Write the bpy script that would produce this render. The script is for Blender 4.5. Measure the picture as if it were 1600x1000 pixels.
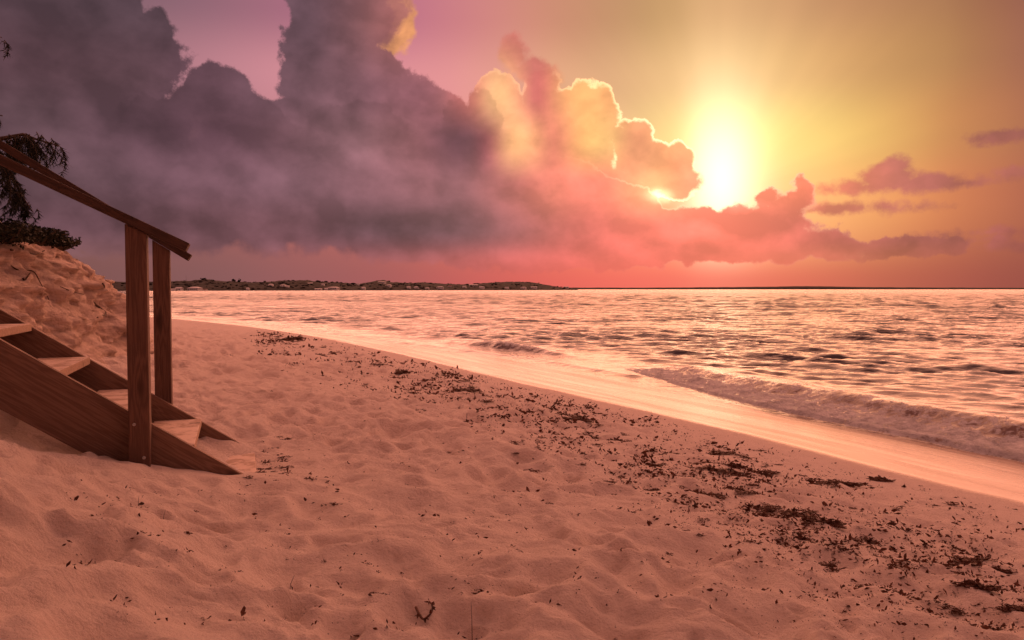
import bpy, bmesh, math, random
import numpy as np
from mathutils import Vector, Matrix, Quaternion

random.seed(7)
RNG = np.random.default_rng(11)
SC = bpy.context.scene
COL = SC.collection
for _o in list(bpy.data.objects):
    bpy.data.objects.remove(_o)

# ------------------------------------------------------------------ camera
EYE = 1.6                      # metres above the sea
FPX = 1250.0                   # focal length in pixels of the 1600 px wide photograph
PITCH = math.atan2(48, FPX)    # looking slightly down
cam_d = bpy.data.cameras.new("camera")
cam_d.sensor_width = 36.0
cam_d.lens = 36.0 * FPX / 1600.0
cam_d.clip_start = 0.05
cam_d.clip_end = 80000.0
cam = bpy.data.objects.new("camera", cam_d)
COL.objects.link(cam)
cam.location = (0, 0, EYE)
cam.rotation_euler = (math.pi / 2 - PITCH, 0, 0)
SC.camera = cam

SC.render.engine = 'CYCLES'
SC.cycles.use_denoising = True
SC.cycles.use_adaptive_sampling = True
SC.cycles.adaptive_threshold = 0.03
SC.cycles.max_bounces = 4
SC.cycles.diffuse_bounces = 2
SC.cycles.glossy_bounces = 2
SC.cycles.sample_clamp_indirect = 6.0
SC.view_settings.view_transform = 'Standard'
SC.view_settings.look = 'None'
SC.view_settings.exposure = 0.0
SC.view_settings.gamma = 1.0
SC.view_settings.use_curve_mapping = False


def ray(px, py):
    c = np.array([(px - 800) / FPX, 1.0, (500 - py) / FPX])
    return np.array([c[0], c[1] * math.cos(PITCH) + c[2] * math.sin(PITCH),
                     -c[1] * math.sin(PITCH) + c[2] * math.cos(PITCH)])


def direction(px, py):
    d = ray(px, py)
    return d / np.linalg.norm(d)


def at(px, py, depth):
    d = ray(px, py)
    return np.array([0, 0, EYE]) + d * (depth / d[1])


def srgb(r, g, b):
    out = []
    for c in (r, g, b):
        c = c / 255.0
        out.append(c / 12.92 if c <= 0.04045 else ((c + 0.055) / 1.055) ** 2.4)
    return out


# ------------------------------------------------------------------ small node language
class S:
    """a socket with arithmetic"""
    def __init__(self, nt, sock):
        self.nt, self.s = nt, sock

    def _m(self, op, *others, clamp=False):
        n = self.nt.nodes.new('ShaderNodeMath'); n.operation = op; n.use_clamp = clamp
        self.nt.links.new(self.s, n.inputs[0])
        for i, o in enumerate(others):
            if isinstance(o, S): self.nt.links.new(o.s, n.inputs[i + 1])
            else: n.inputs[i + 1].default_value = o
        return S(self.nt, n.outputs[0])

    def __add__(self, o): return self._m('ADD', o)
    def __radd__(self, o): return self._m('ADD', o)
    def __sub__(self, o): return self._m('SUBTRACT', o)
    def __rsub__(self, o): return (self * -1.0) + o
    def __mul__(self, o): return self._m('MULTIPLY', o)
    def __rmul__(self, o): return self._m('MULTIPLY', o)
    def __truediv__(self, o): return self._m('DIVIDE', o)
    def pow(self, o): return self._m('POWER', o)
    def max(self, o): return self._m('MAXIMUM', o)
    def min(self, o): return self._m('MINIMUM', o)
    def smax(self, o, k): return self._m('SMOOTH_MAX', o, k)
    def exp(self): return self._m('EXPONENT')
    def clamp(self): return self._m('ADD', 0.0, clamp=True)
    def abs(self): return self._m('ABSOLUTE')

    def step(self, a, b):
        n = self.nt.nodes.new('ShaderNodeMapRange'); n.interpolation_type = 'SMOOTHSTEP'
        self.nt.links.new(self.s, n.inputs[0])
        for i, o in ((1, a), (2, b)):
            if isinstance(o, S): self.nt.links.new(o.s, n.inputs[i])
            else: n.inputs[i].default_value = o
        n.inputs[3].default_value = 0; n.inputs[4].default_value = 1
        return S(self.nt, n.outputs[0])


class V:
    """a vector or colour socket"""
    def __init__(self, nt, sock):
        self.nt, self.s = nt, sock

    def _m(self, op, o=None, scalar=None):
        n = self.nt.nodes.new('ShaderNodeVectorMath'); n.operation = op
        self.nt.links.new(self.s, n.inputs[0])
        if o is not None:
            if isinstance(o, (S, V)): self.nt.links.new(o.s, n.inputs[1])
            else: n.inputs[1].default_value = o
        if scalar is not None:
            if isinstance(scalar, (S, V)): self.nt.links.new(scalar.s, n.inputs['Scale'])
            else: n.inputs['Scale'].default_value = scalar
        return n

    def __add__(self, o): return V(self.nt, self._m('ADD', o).outputs[0])
    def __sub__(self, o): return V(self.nt, self._m('SUBTRACT', o).outputs[0])
    def mul(self, o): return V(self.nt, self._m('MULTIPLY', o).outputs[0])
    def scale(self, s): return V(self.nt, self._m('SCALE', scalar=s).outputs[0])
    def length(self): return S(self.nt, self._m('LENGTH').outputs['Value'])
    def dot(self, o): return S(self.nt, self._m('DOT_PRODUCT', o).outputs['Value'])
    def dist(self, o): return S(self.nt, self._m('DISTANCE', o).outputs['Value'])

    def xyz(self):
        n = self.nt.nodes.new('ShaderNodeSeparateXYZ'); self.nt.links.new(self.s, n.inputs[0])
        return [S(self.nt, o) for o in n.outputs]


def vec(nt, x, y, z):
    n = nt.nodes.new('ShaderNodeCombineXYZ')
    for i, o in enumerate((x, y, z)):
        if isinstance(o, S): nt.links.new(o.s, n.inputs[i])
        else: n.inputs[i].default_value = o
    return V(nt, n.outputs[0])


def const(nt, c):
    n = nt.nodes.new('ShaderNodeCombineXYZ')
    for i in range(3): n.inputs[i].default_value = c[i]
    return V(nt, n.outputs[0])


def vmix(a, b, f):
    """linear mix of two V by scalar f"""
    n = a.nt.nodes.new('ShaderNodeMix'); n.data_type = 'VECTOR'
    if isinstance(f, S): a.nt.links.new(f.s, n.inputs[0])
    else: n.inputs[0].default_value = f
    a.nt.links.new(a.s, n.inputs[4]); a.nt.links.new(b.s, n.inputs[5])
    return V(a.nt, n.outputs[1])


def noise(nt, v, scale, detail=4, rough=0.55, kind='FBM', distortion=0.0, color=False, lac=2.0):
    n = nt.nodes.new('ShaderNodeTexNoise')
    try: n.noise_type = kind
    except Exception: pass
    try: n.normalize = True
    except Exception: pass
    nt.links.new(v.s, n.inputs['Vector'])
    n.inputs['Scale'].default_value = scale; n.inputs['Detail'].default_value = detail
    n.inputs['Roughness'].default_value = rough; n.inputs['Distortion'].default_value = distortion
    n.inputs['Lacunarity'].default_value = lac
    return V(nt, n.outputs['Color']) if color else S(nt, n.outputs['Fac'])


def voronoi(nt, v, scale, feature='F1', rand=1.0):
    n = nt.nodes.new('ShaderNodeTexVoronoi'); n.feature = feature
    nt.links.new(v.s, n.inputs['Vector']); n.inputs['Scale'].default_value = scale
    n.inputs['Randomness'].default_value = rand
    return S(nt, n.outputs['Distance'])


# ------------------------------------------------------------------ sky
SUN_DIR = direction(1126, 243)
sun_el = math.asin(SUN_DIR[2]); sun_az = math.atan2(SUN_DIR[0], SUN_DIR[1])


def ramp_rows(nt, u, el, rows):
    """colour over azimuth (one ramp each row) blended over elevation"""
    c = None; prev = None
    for (py, stops) in rows:
        n = nt.nodes.new('ShaderNodeValToRGB'); nt.links.new(u.s, n.inputs[0])
        cr = n.color_ramp; cr.interpolation = 'CARDINAL'
        es = math.degrees(math.asin(direction(800, py)[2]))
        pts = []
        for (px, r, g, bb) in stops:
            q = direction(px, py); pts.append(((math.degrees(math.atan2(q[0], q[1])) + 48) / 96, (*srgb(r, g, bb), 1)))
        pts = [p for p in pts if 0 <= p[0] <= 1]
        while len(cr.elements) > 1: cr.elements.remove(cr.elements[-1])
        cr.elements[0].position = pts[0][0]; cr.elements[0].color = pts[0][1]
        for p in pts[1:]:
            e = cr.elements.new(p[0]); e.color = p[1]
        v = V(nt, n.outputs[0])
        c = v if c is None else vmix(c, v, el.step(prev, es))
        prev = es
    return c


def build_world():
    w = bpy.data.worlds.new("World"); SC.world = w; w.use_nodes = True
    nt = w.node_tree; nt.nodes.clear()
    out = nt.nodes.new('ShaderNodeOutputWorld'); bg = nt.nodes.new('ShaderNodeBackground')
    nt.links.new(bg.outputs[0], out.inputs[0])
    tc = nt.nodes.new('ShaderNodeTexCoord')
    nv = nt.nodes.new('ShaderNodeVectorMath'); nv.operation = 'NORMALIZE'
    nt.links.new(tc.outputs['Generated'], nv.inputs[0])
    d = V(nt, nv.outputs[0])
    x, y, z = d.xyz()
    az = x._m('ARCTAN2', y) * (180 / math.pi)
    el = z._m('ARCSINE') * (180 / math.pi)

    def pe(px, py):
        q = direction(px, py)
        return math.degrees(math.atan2(q[0], q[1])), math.degrees(math.asin(q[2]))

    u = (az + 48.0) * (1 / 96.0)
    # clear-sky colours at dusk, by elevation
    sky = ramp_rows(nt, u, el, [
        (440, [(0, 118, 80, 78), (120, 126, 84, 82), (400, 146, 92, 92), (650, 180, 94, 92), (850, 224, 100, 92), (1080, 240, 108, 94), (1330, 204, 102, 82), (1540, 165, 84, 72), (1800, 150, 78, 70)]),
        (330, [(0, 130, 88, 86), (700, 200, 110, 100), (1100, 250, 150, 110), (1300, 240, 158, 98), (1450, 214, 128, 82), (1590, 178, 98, 74), (1800, 160, 90, 76)]),
        (230, [(0, 140, 96, 98), (400, 186, 124, 130), (700, 226, 140, 132), (980, 226, 178, 126), (1120, 236, 204, 120), (1300, 232, 188, 104), (1450, 206, 144, 84), (1590, 176, 108, 76), (1800, 158, 96, 80)]),
        (130, [(0, 130, 96, 102), (390, 198, 132, 142), (700, 226, 145, 146), (850, 222, 158, 128), (980, 214, 162, 118), (1120, 216, 168, 114), (1290, 208, 154, 98), (1480, 180, 126, 80), (1590, 160, 100, 76), (1800, 150, 94, 84)]),
        (25, [(20, 124, 94, 102), (340, 150, 102, 116), (640, 192, 114, 132), (820, 206, 134, 118), (1000, 186, 138, 96), (1120, 200, 148, 102), (1290, 188, 132, 92), (1480, 166, 112, 78), (1590, 148, 90, 74), (1800, 142, 92, 86)]),
        (-320, [(0, 140, 106, 118), (600, 176, 122, 130), (1100, 192, 140, 122), (1600, 168, 118, 110)])])
    # cloud body colours, by elevation
    cloud = ramp_rows(nt, u, el, [
        (415, [(100, 112, 78, 80), (450, 124, 80, 86), (700, 160, 88, 90), (900, 212, 98, 94), (1080, 224, 102, 94), (1200, 206, 98, 88), (1350, 176, 92, 82), (1590, 150, 82, 76)]),
        (360, [(100, 98, 69, 76), (450, 106, 71, 78), (620, 104, 72, 80), (760, 130, 82, 88), (850, 176, 94, 92), (950, 222, 106, 98), (1080, 242, 116, 102), (1180, 224, 106, 94), (1300, 182, 92, 86), (1460, 160, 88, 84), (1590, 160, 86, 80)]),
        (290, [(60, 92, 68, 74), (300, 106, 75, 84), (500, 120, 84, 92), (650, 134, 88, 94), (740, 144, 90, 94), (820, 190, 106, 98), (860, 226, 124, 106), (950, 240, 130, 106), (1010, 246, 166, 114), (1050, 250, 160, 110), (1100, 254, 146, 116), (1190, 252, 136, 106), (1260, 238, 122, 94), (1400, 176, 92, 88), (1590, 160, 90, 80)]),
        (220, [(60, 90, 66, 72), (300, 96, 66, 76), (420, 112, 77, 86), (560, 132, 92, 98), (650, 144, 92, 98), (735, 122, 74, 86), (770, 180, 106, 98), (800, 236, 172, 116), (835, 236, 160, 112), (868, 230, 134, 106), (905, 240, 172, 106), (940, 246, 192, 116), (985, 226, 150, 104), (1050, 238, 154, 104), (1190, 250, 150, 104), (1400, 158, 84, 86), (1560, 148, 84, 80)]),
        (150, [(60, 86, 61, 67), (230, 94, 67, 74), (330, 106, 74, 84), (500, 116, 82, 90), (600, 134, 88, 96), (690, 158, 96, 100), (740, 206, 124, 106), (772, 238, 180, 124), (800, 240, 170, 120), (838, 200, 104, 98), (880, 232, 158, 104), (920, 236, 168, 102), (1000, 226, 150, 104), (1590, 150, 84, 80)]),
        (40, [(60, 78, 59, 65), (230, 84, 64, 71), (420, 98, 72, 80), (500, 106, 76, 84), (570, 132, 86, 88), (612, 150, 92, 90), (660, 168, 100, 98), (800, 205, 112, 102), (1500, 150, 86, 80)]),
        (-320, [(0, 96, 78, 88), (800, 132, 100, 108), (1600, 124, 92, 96)])])
    # the rest of the dome: dusk mauve, paler overhead
    dome = vmix(const(nt, srgb(142, 96, 98)), const(nt, srgb(242, 158, 140)), el.step(8.0, 60.0))
    round_ = az.abs().step(36.0, 85.0).max(el.step(30.0, 62.0))
    sky = vmix(sky, dome, round_)
    cloud = vmix(cloud, dome.scale(0.55), round_)

    # --- cloud shapes: ellipses (pixel centre and radii, taken to angles) roughened by noise
    p = vec(nt, az, el, 0.0)
    wob = noise(nt, d, 9.0, 6, 0.62, color=True) - (0.5, 0.5, 0.5)
    p2 = p + wob.mul((3.0, 2.4, 0.0))
    DEG = 57.2958 / FPX

    def field(blobs, pp, k=0.5):
        acc = None
        for (bx, by, rx, ry) in blobs:
            ca, ce = pe(bx, by)
            rx_, ry_ = rx * DEG, ry * DEG
            n = nt.nodes.new('ShaderNodeVectorMath'); n.operation = 'MULTIPLY_ADD'
            nt.links.new(pp.s, n.inputs[0]); n.inputs[1].default_value = (1 / rx_, 1 / ry_, 0); n.inputs[2].default_value = (-ca / rx_, -ce / ry_, 0)
            q = V(nt, n.outputs[0]).length()
            r_ = min(rx_, ry_); f = q._m('MULTIPLY_ADD', -r_, r_)
            acc = f if acc is None else acc.smax(f, k)
        return acc
    puff = noise(nt, d, 26.0, 7, 0.60, 'RIDGED_MULTIFRACTAL')
    fine = noise(nt, d, 52.0, 8, 0.70) - 0.5
    left = az.step(9.0, -14.0)
    right = az.step(7.0, 13.0)
    billow = ((0.5 - puff) * 1.7 + (0.5 - noise(nt, d, 64.0, 6, 0.62, 'RIDGED_MULTIFRACTAL')) * 0.75 + fine * 1.2 - 0.25) * (1.0 - right * 0.25)

    def pl(px, py): return pe(px, py)[1]
    # back: the tall dark masses at the upper left
    back = [(30, 40, 160, 100), (168, 78, 82, 48), (120, 30, 70, 60), (40, 170, 180, 120), (140, 210, 120, 70),
            (525, 14, 62, 56), (508, 80, 50, 60), (492, 140, 48, 66), (560, 160, 70, 66), (630, 190, 64, 52), (690, 215, 56, 50), (520, 240, 130, 80),
            (-250, 180, 330, 200), (-420, 60, 300, 160)]
    fb = field(back, p2, 0.5) + billow
    ab = (fb / (left * 0.08 + 0.24)).step(0.0, 1.0)
    # front: darker heads with crisp tops that melt away below
    head = [(300, 205, 84, 44), (344, 160, 38, 40), (372, 196, 50, 38), (440, 235, 60, 30), (738, 205, 36, 44), (690, 235, 44, 24), (745, 232, 34, 26), (560, 205, 60, 30), (868, 256, 18, 12)]
    fh = field(head, p + wob.mul((2.2, 1.8, 0.0)), 0.4) + billow * 0.8
    sink = el.step(pl(800, 185), pl(800, 262))
    ah = (fh / (sink * 1.6 + 0.28)).step(0.0, 1.0) * (1.0 - sink * 0.25) * el.step(pl(800, 305), pl(800, 255))
    # the long low bank of cloud with its level base
    low = [(300, 305, 380, 78), (640, 322, 260, 76), (140, 300, 300, 72), (820, 352, 210, 58), (1000, 368, 240, 46), (1180, 388, 200, 19), (1340, 384, 120, 11), (1445, 377, 66, 5),
           (870, 310, 80, 52), (960, 332, 80, 38), (1110, 354, 150, 30), (1205, 340, 60, 24), (1190, 308, 20, 14), (1258, 292, 13, 16), (1240, 314, 30, 14), (420, 250, 130, 50), (720, 270, 100, 46)]
    fm = field(low, p2, 0.6) + billow * 0.9 - right * 0.38
    am = (fm / (left * 0.7 + 0.20)).step(0.0, 1.0)
    # lit towers beside the sun (behind the dark mass)
    tower = [(775, 172, 32, 40), (800, 215, 42, 48), (830, 250, 48, 40), (850, 155, 24, 32), (880, 190, 46, 46), (915, 192, 42, 50), (930, 240, 34, 46), (880, 260, 80, 50),
             (992, 222, 24, 26), (1010, 250, 38, 28), (1045, 262, 28, 26), (1056, 250, 15, 18), (1050, 285, 30, 18), (985, 296, 24, 14), (950, 305, 40, 22), (900, 310, 90, 40)]
    p3 = p + wob.mul((2.2, 1.9, 0.0))
    ft = field(tower, p3, 0.2) + billow * 0.75
    at_ = (ft / 0.14).step(0.0, 1.0)
    # loose scraps
    scrap = [(1390, 278, 32, 17), (1440, 284, 40, 10), (1350, 294, 42, 6), (1500, 284, 34, 4), (1402, 261, 14, 13), (1565, 212, 30, 7), (1575, 384, 24, 4), (1600, 268, 18, 5),
             (1500, 374, 34, 3), (1560, 362, 26, 2), (800, 80, 15, 18), (830, 108, 26, 13), (852, 130, 20, 15), (575, 5, 50, 34), (590, 40, 22, 24), (1300, 328, 70, 5)]
    p4 = p + wob.mul((1.8, 1.4, 0.0))
    fs = field(scrap, p4, 0.3) + billow * 0.5 + fine * 0.5
    as_ = (fs / 0.45).step(-0.2, 1.0) * 0.9
    fe = field([(608, 50, 20, 32), (616, 20, 10, 20)], p + wob.mul((3.4, 3.0, 0.0)), 0.2) + billow * 0.8
    # scattered cloud over the rest of the sky
    wide = noise(nt, d.mul((1, 1, 2.2)), 2.3, 6, 0.58)
    outside = az.abs().step(38.0, 60.0).max(el.step(26.0, 40.0))
    aw = wide.step(0.52, 0.68) * outside * el.step(-1.0, 6.0) * 0.6

    ang = d.dist(tuple(SUN_DIR)) * 57.2958
    near = (ang * ang * (-1 / (11.0 ** 2))).exp()
    # sun glow seen through thin air, and faint shafts
    sa, se = pe(1126, 243)
    ell = (p - (*pe(1128, 282), 0)).mul((1 / 2.1, 1 / 4.4, 0)).length()
    veil = az.step(pe(1040, 250)[0], pe(1098, 250)[0]) * 0.5 + 0.5      # the cloud's own shadow on the left of the glow
    g2 = (ell * ell * -0.8).exp(); g4 = (ell * -0.70).exp()
    g3 = (ang * ang * (-1 / (7.5 ** 2))).exp()
    theta = (az - sa)._m('ARCTAN2', (el - (se - 2.5)))
    shaft = noise(nt, vec(nt, theta * 2.2, 0.0, 3.0), 1.6, 2, 0.5) - 0.5
    shaft = shaft * ang.step(1.0, 5.0) * ang.step(24.0, 8.0) * el.step(2.0, 7.0)
    sky = sky.scale(shaft * 0.34 + 1.0)
    glow = const(nt, (1.0, 0.93, 0.72)).scale(g2 * veil * 0.80) + const(nt, (0.50, 0.38, 0.21)).scale(g4 * veil) + const(nt, (0.14, 0.11, 0.03)).scale(g3)
    clear = sky + glow

    # inner modelling of the clouds: swells lit from the sun's side
    toward = (const(nt, tuple(SUN_DIR)) - d)
    n_ = nt.nodes.new('ShaderNodeVectorMath'); n_.operation = 'NORMALIZE'; nt.links.new(toward.s, n_.inputs[0])
    toward = V(nt, n_.outputs[0]).scale(0.020) + (0, 0, 0.014)
    dq = d.mul((1, 1, 1.35)) + wob.scale(0.03)
    swell = (noise(nt, dq, 11.0, 7, 0.56) - noise(nt, dq + toward, 11.0, 4, 0.5)) + (noise(nt, dq + toward.scale(0.6), 17.0, 4, 0.5, 'RIDGED_MULTIFRACTAL') - noise(nt, dq, 17.0, 5, 0.52, 'RIDGED_MULTIFRACTAL')) * 0.35
    lump = noise(nt, d.mul((1, 1, 1.6)), 6.0, 4, 0.5) - 0.5
    dark = None
    for (bx, by, rx, ry) in ((560, 352, 230, 34), (215, 70, 100, 60), (490, 100, 62, 90), (1290, 388, 200, 18), (200, 335, 160, 34)):
        ca, ce = pe(bx, by); q = (p2 - (ca, ce, 0)).mul((1 / (rx * DEG), 1 / (ry * DEG), 0)).length()
        e = (q * q * -1.0).exp(); dark = e if dark is None else dark + e
    body = cloud.scale(((swell * 1.8).max(-0.22).min(0.4) + lump * 0.30 - dark.min(1.0) * 0.18 + 1.12).max(0.25)).mul((1.0, 0.94, 0.98))
    thin = const(nt, (1.0, 0.86, 0.48))

    def rim(f, wd, soft_):
        return (f / wd).step(-0.05, 0.35) * (1.0 - (f / wd).step(0.35, 1.4 + soft_))
    tower_col = body + thin.scale(rim(ft, 0.22, 0.3) * near * 1.1) + const(nt, (0.5, 0.34, 0.1)).scale((ft.step(1.2, 0.0)) * near * 0.22)
    main_col = body + thin.scale(rim(fm, 0.20, 0.2) * (ang * ang * (-1 / (6.0 ** 2))).exp() * 0.9) + const(nt, (0.45, 0.08, 0.05)).scale(g3 * 0.22)
    c = vmix(clear, body.scale(1.15), aw)
    c = vmix(c, const(nt, srgb(238, 160, 98)).scale(swell * 3.0 + 0.95), (fe / 0.55).step(0.0, 1.0) * 0.85)
    c = vmix(c, tower_col, at_)
    c = vmix(c, body.scale(fb.step(0.0, 2.2) * -0.06 + 1.02), ab)
    c = vmix(c, body, as_)
    c = vmix(c, main_col.scale(left * 0.10 + 1.0), am)
    c = vmix(c, body.scale(0.80), ah)
    hot = (p3 - (*pe(1036, 303), 0)).mul((1 / 0.85, 1 / 0.5, 0)).length()
    c = c + const(nt, (1.0, 0.80, 0.42)).scale((hot * hot * hot * -1.0).exp() * 0.7)
    # warm haze low over the water
    hz = el.step(3.4, 0.4)
    c = vmix(c, sky, hz * 0.8)

    # physical dusk sky underneath, faint
    nish = nt.nodes.new('ShaderNodeTexSky'); nish.sky_type = 'NISHITA'; nish.sun_disc = False
    nish.sun_elevation = sun_el; nish.sun_rotation = sun_az; nish.dust_density = 4.0
    c = c + V(nt, nish.outputs[0]).scale(0.0015)
    nt.links.new(c.s, bg.inputs[0]); bg.inputs[1].default_value = 1.0
    w.cycles.sampling_method = 'NONE'


build_world()

sun_d = bpy.data.lights.new("sun", 'SUN')
sun_d.energy = 3.7
sun_d.color = (1.0, 0.37, 0.21)
sun_d.angle = math.radians(80.0)
sun = bpy.data.objects.new("sun", sun_d); COL.objects.link(sun)
sun.rotation_euler = Vector(SUN_DIR).to_track_quat('Z', 'Y').to_euler()


# ------------------------------------------------------------------ mesh helpers
def tag(o, label=None, cat=None, group=None, kind=None):
    if label: o["label"] = label
    if cat: o["category"] = cat
    if group: o["group"] = group
    if kind: o["kind"] = kind
    return o


def link(name, me, mat=None, parent=None):
    o = bpy.data.objects.new(name, me); COL.objects.link(o)
    if mat is not None and me is not None and not me.materials: me.materials.append(mat)
    if parent is not None: o.parent = parent
    return o


def empty(name, loc=(0, 0, 0)):
    o = bpy.data.objects.new(name, None); COL.objects.link(o); o.location = loc
    o.empty_display_size = 0.1
    return o


def grid_mesh(name, P, smooth=True, flip=False):
    """P: (rows, cols, 3)"""
    r, c = P.shape[:2]
    me = bpy.data.meshes.new(name)
    idx = np.arange(r * c).reshape(r, c)
    q = np.stack([idx[:-1, :-1], idx[:-1, 1:], idx[1:, 1:], idx[1:, :-1]], -1).reshape(-1, 4)
    if flip: q = q[:, ::-1]
    me.vertices.add(r * c); me.vertices.foreach_set('co', P.reshape(-1).astype(np.float32))
    me.loops.add(q.size); me.loops.foreach_set('vertex_index', q.reshape(-1).astype(np.int32))
    me.polygons.add(len(q)); me.polygons.foreach_set('loop_start', np.arange(0, q.size, 4, dtype=np.int32))
    me.update(calc_edges=True); me.validate()
    if smooth: me.polygons.foreach_set('use_smooth', np.ones(len(me.polygons), dtype=bool))
    return me


def attr(me, name, vals):
    a = me.attributes.new(name, 'FLOAT', 'POINT')
    a.data.foreach_set('value', np.asarray(vals, dtype=np.float32).reshape(-1))


def poly_mesh(name, verts, faces, smooth=False):
    me = bpy.data.meshes.new(name); me.from_pydata([tuple(map(float, v)) for v in verts], [], faces); me.update()
    if smooth:
        me.polygons.foreach_set('use_smooth', np.ones(len(me.polygons), dtype=bool))
    return me


def hash2(ix, iy, seed=0):
    h = (ix.astype(np.int64) * 374761393 + iy.astype(np.int64) * 668265263 + seed * 974634777) & 0x7fffffff
    h = ((h ^ (h >> 13)) * 1274126177) & 0x7fffffff
    return ((h ^ (h >> 16)) & 0xffffff) / float(0xffffff)


def perlin(x, y, seed=0):
    ix, iy = np.floor(x), np.floor(y); fx, fy = x - ix, y - iy
    u = fx * fx * fx * (fx * (fx * 6 - 15) + 10); v = fy * fy * fy * (fy * (fy * 6 - 15) + 10)
    def g(ax, ay):
        a = hash2(ix + ax, iy + ay, seed) * 2 * np.pi
        return np.cos(a) * (fx - ax) + np.sin(a) * (fy - ay)
    return (g(0, 0) * (1 - u) + g(1, 0) * u) * (1 - v) + (g(0, 1) * (1 - u) + g(1, 1) * u) * v


def fbm(x, y, seed=0, octv=4, gain=0.5):
    s = 0; a = 1.0
    for i in range(octv):
        s = s + a * perlin(x * 2 ** i + 17.3 * i, y * 2 ** i - 9.1 * i, seed + i); a *= gain
    return s


def worley_pits(x, y, seed=0):
    """soft pits: one jittered pit in each cell, with its own size and depth"""
    ix, iy = np.floor(x), np.floor(y); out = np.zeros_like(x)
    for ax in (-1, 0, 1):
        for ay in (-1, 0, 1):
            cx, cy = ix + ax, iy + ay
            px = cx + 0.1 + 0.8 * hash2(cx, cy, seed); py = cy + 0.1 + 0.8 * hash2(cx, cy, seed + 1)
            a = hash2(cx, cy, seed + 2) * np.pi; r = 0.22 + 0.30 * hash2(cx, cy, seed + 3); dp = hash2(cx, cy, seed + 4)
            dx, dy = x - px, y - py
            e1 = (dx * np.cos(a) + dy * np.sin(a)) / r; e2 = (-dx * np.sin(a) + dy * np.cos(a)) / (r * 0.62)
            q = e1 * e1 + e2 * e2
            out += dp * (-np.exp(-q * 1.3) + 0.42 * np.exp(-(np.sqrt(q) - 1.5) ** 2 * 3.0))
    return out


def sstep(a, b, x):
    t = np.clip((x - a) / (b - a), 0, 1); return t * t * (3 - 2 * t)


# ------------------------------------------------------------------ the lie of the land
SHORE = np.array([(60, -120), (22, -40), (11, -8), (7.9, 0), (6.25, 4), (4.74, 7.36), (3.72, 9.6), (2.75, 12), (1.5, 15), (0.05, 18), (-1.65, 20.6), (-3.9, 23.9), (-7.06, 29.3),
                  (-11.44, 35.7), (-19.3, 45.4), (-32, 58), (-60, 78), (-140, 115), (-420, 190)], float)


def smooth_line(P, n=3):
    for _ in range(n):
        Q = [P[0]]
        for a, b in zip(P[:-1], P[1:]): Q += [a * 0.75 + b * 0.25, a * 0.25 + b * 0.75]
        Q.append(P[-1]); P = np.array(Q)
    return P


SHORE_S = smooth_line(SHORE, 1)


def signed_dist(line, x, y):
    """distance to a polyline, positive on its left; also the running length at the foot"""
    best = np.full(x.shape, 1e18); sg = np.ones(x.shape); run = np.zeros(x.shape); L = 0.0
    for (ax, ay), (bx, by) in zip(line[:-1], line[1:]):
        ex, ey = bx - ax, by - ay; l2 = ex * ex + ey * ey
        t = np.clip(((x - ax) * ex + (y - ay) * ey) / l2, 0, 1)
        dx, dy = x - ax - t * ex, y - ay - t * ey; q = dx * dx + dy * dy
        m = q < best
        best = np.where(m, q, best); sg = np.where(m, np.sign(ex * dy - ey * dx), sg)
        run = np.where(m, L + t * math.sqrt(l2), run); L += math.sqrt(l2)
    return np.sqrt(best) * sg, run


PROF_D = np.array([-3000, -60, -12, -3, 0, 1, 2, 4, 5.5, 6.4, 7.0, 7.4, 7.75, 8.0, 8.35, 9.0, 12, 16, 40, 200, 3000], float)
PROF_Z = np.array([-60, -6, -1.3, -0.28, 0, 0.072, 0.15, 0.33, 0.465, 0.535, 0.58, 0.70, 0.855, 0.98, 1.07, 1.15, 1.3, 1.5, 2.0, 4.0, 10], float)


def base_z(x, y):
    d, run = signed_dist(SHORE_S, x, y)
    z = sum(np.interp(d + o, PROF_D, PROF_Z) for o in (-0.3, -0.15, 0, 0.15, 0.3)) / 5
    return z, d, run


def ground_many(px, py):
    """where lines of sight through photo points meet the (smooth) sand"""
    D = np.array([ray(a, b) for a, b in zip(px, py)]); lo = np.full(len(D), 1.0); hi = np.full(len(D), 90.0)
    for _ in range(32):
        m = (lo + hi) / 2; z = base_z(D[:, 0] * m, D[:, 1] * m)[0]
        up = EYE + D[:, 2] * m > z
        lo = np.where(up, m, lo); hi = np.where(up, hi, m)
    return D * lo[:, None] + np.array([0, 0, EYE])


def ground(px, py): return ground_many([px], [py])[0]


# limit of the wet sand
WET_PX = [(1750, 832), (1600, 787), (1500, 764), (1400, 740), (1300, 714), (1200, 688), (1100, 664), (1000, 641), (900, 618), (800, 596), (700, 572), (600, 548), (500, 527), (400, 512), (270, 498)]
_w = list(ground_many(*zip(*WET_PX))[:, :2])
WET = smooth_line(np.array([(_w[0][0] + 3.5, _w[0][1] - 10)] + _w + [(_w[-1][0] - 30, _w[-1][1] + 34)]), 1)


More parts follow.
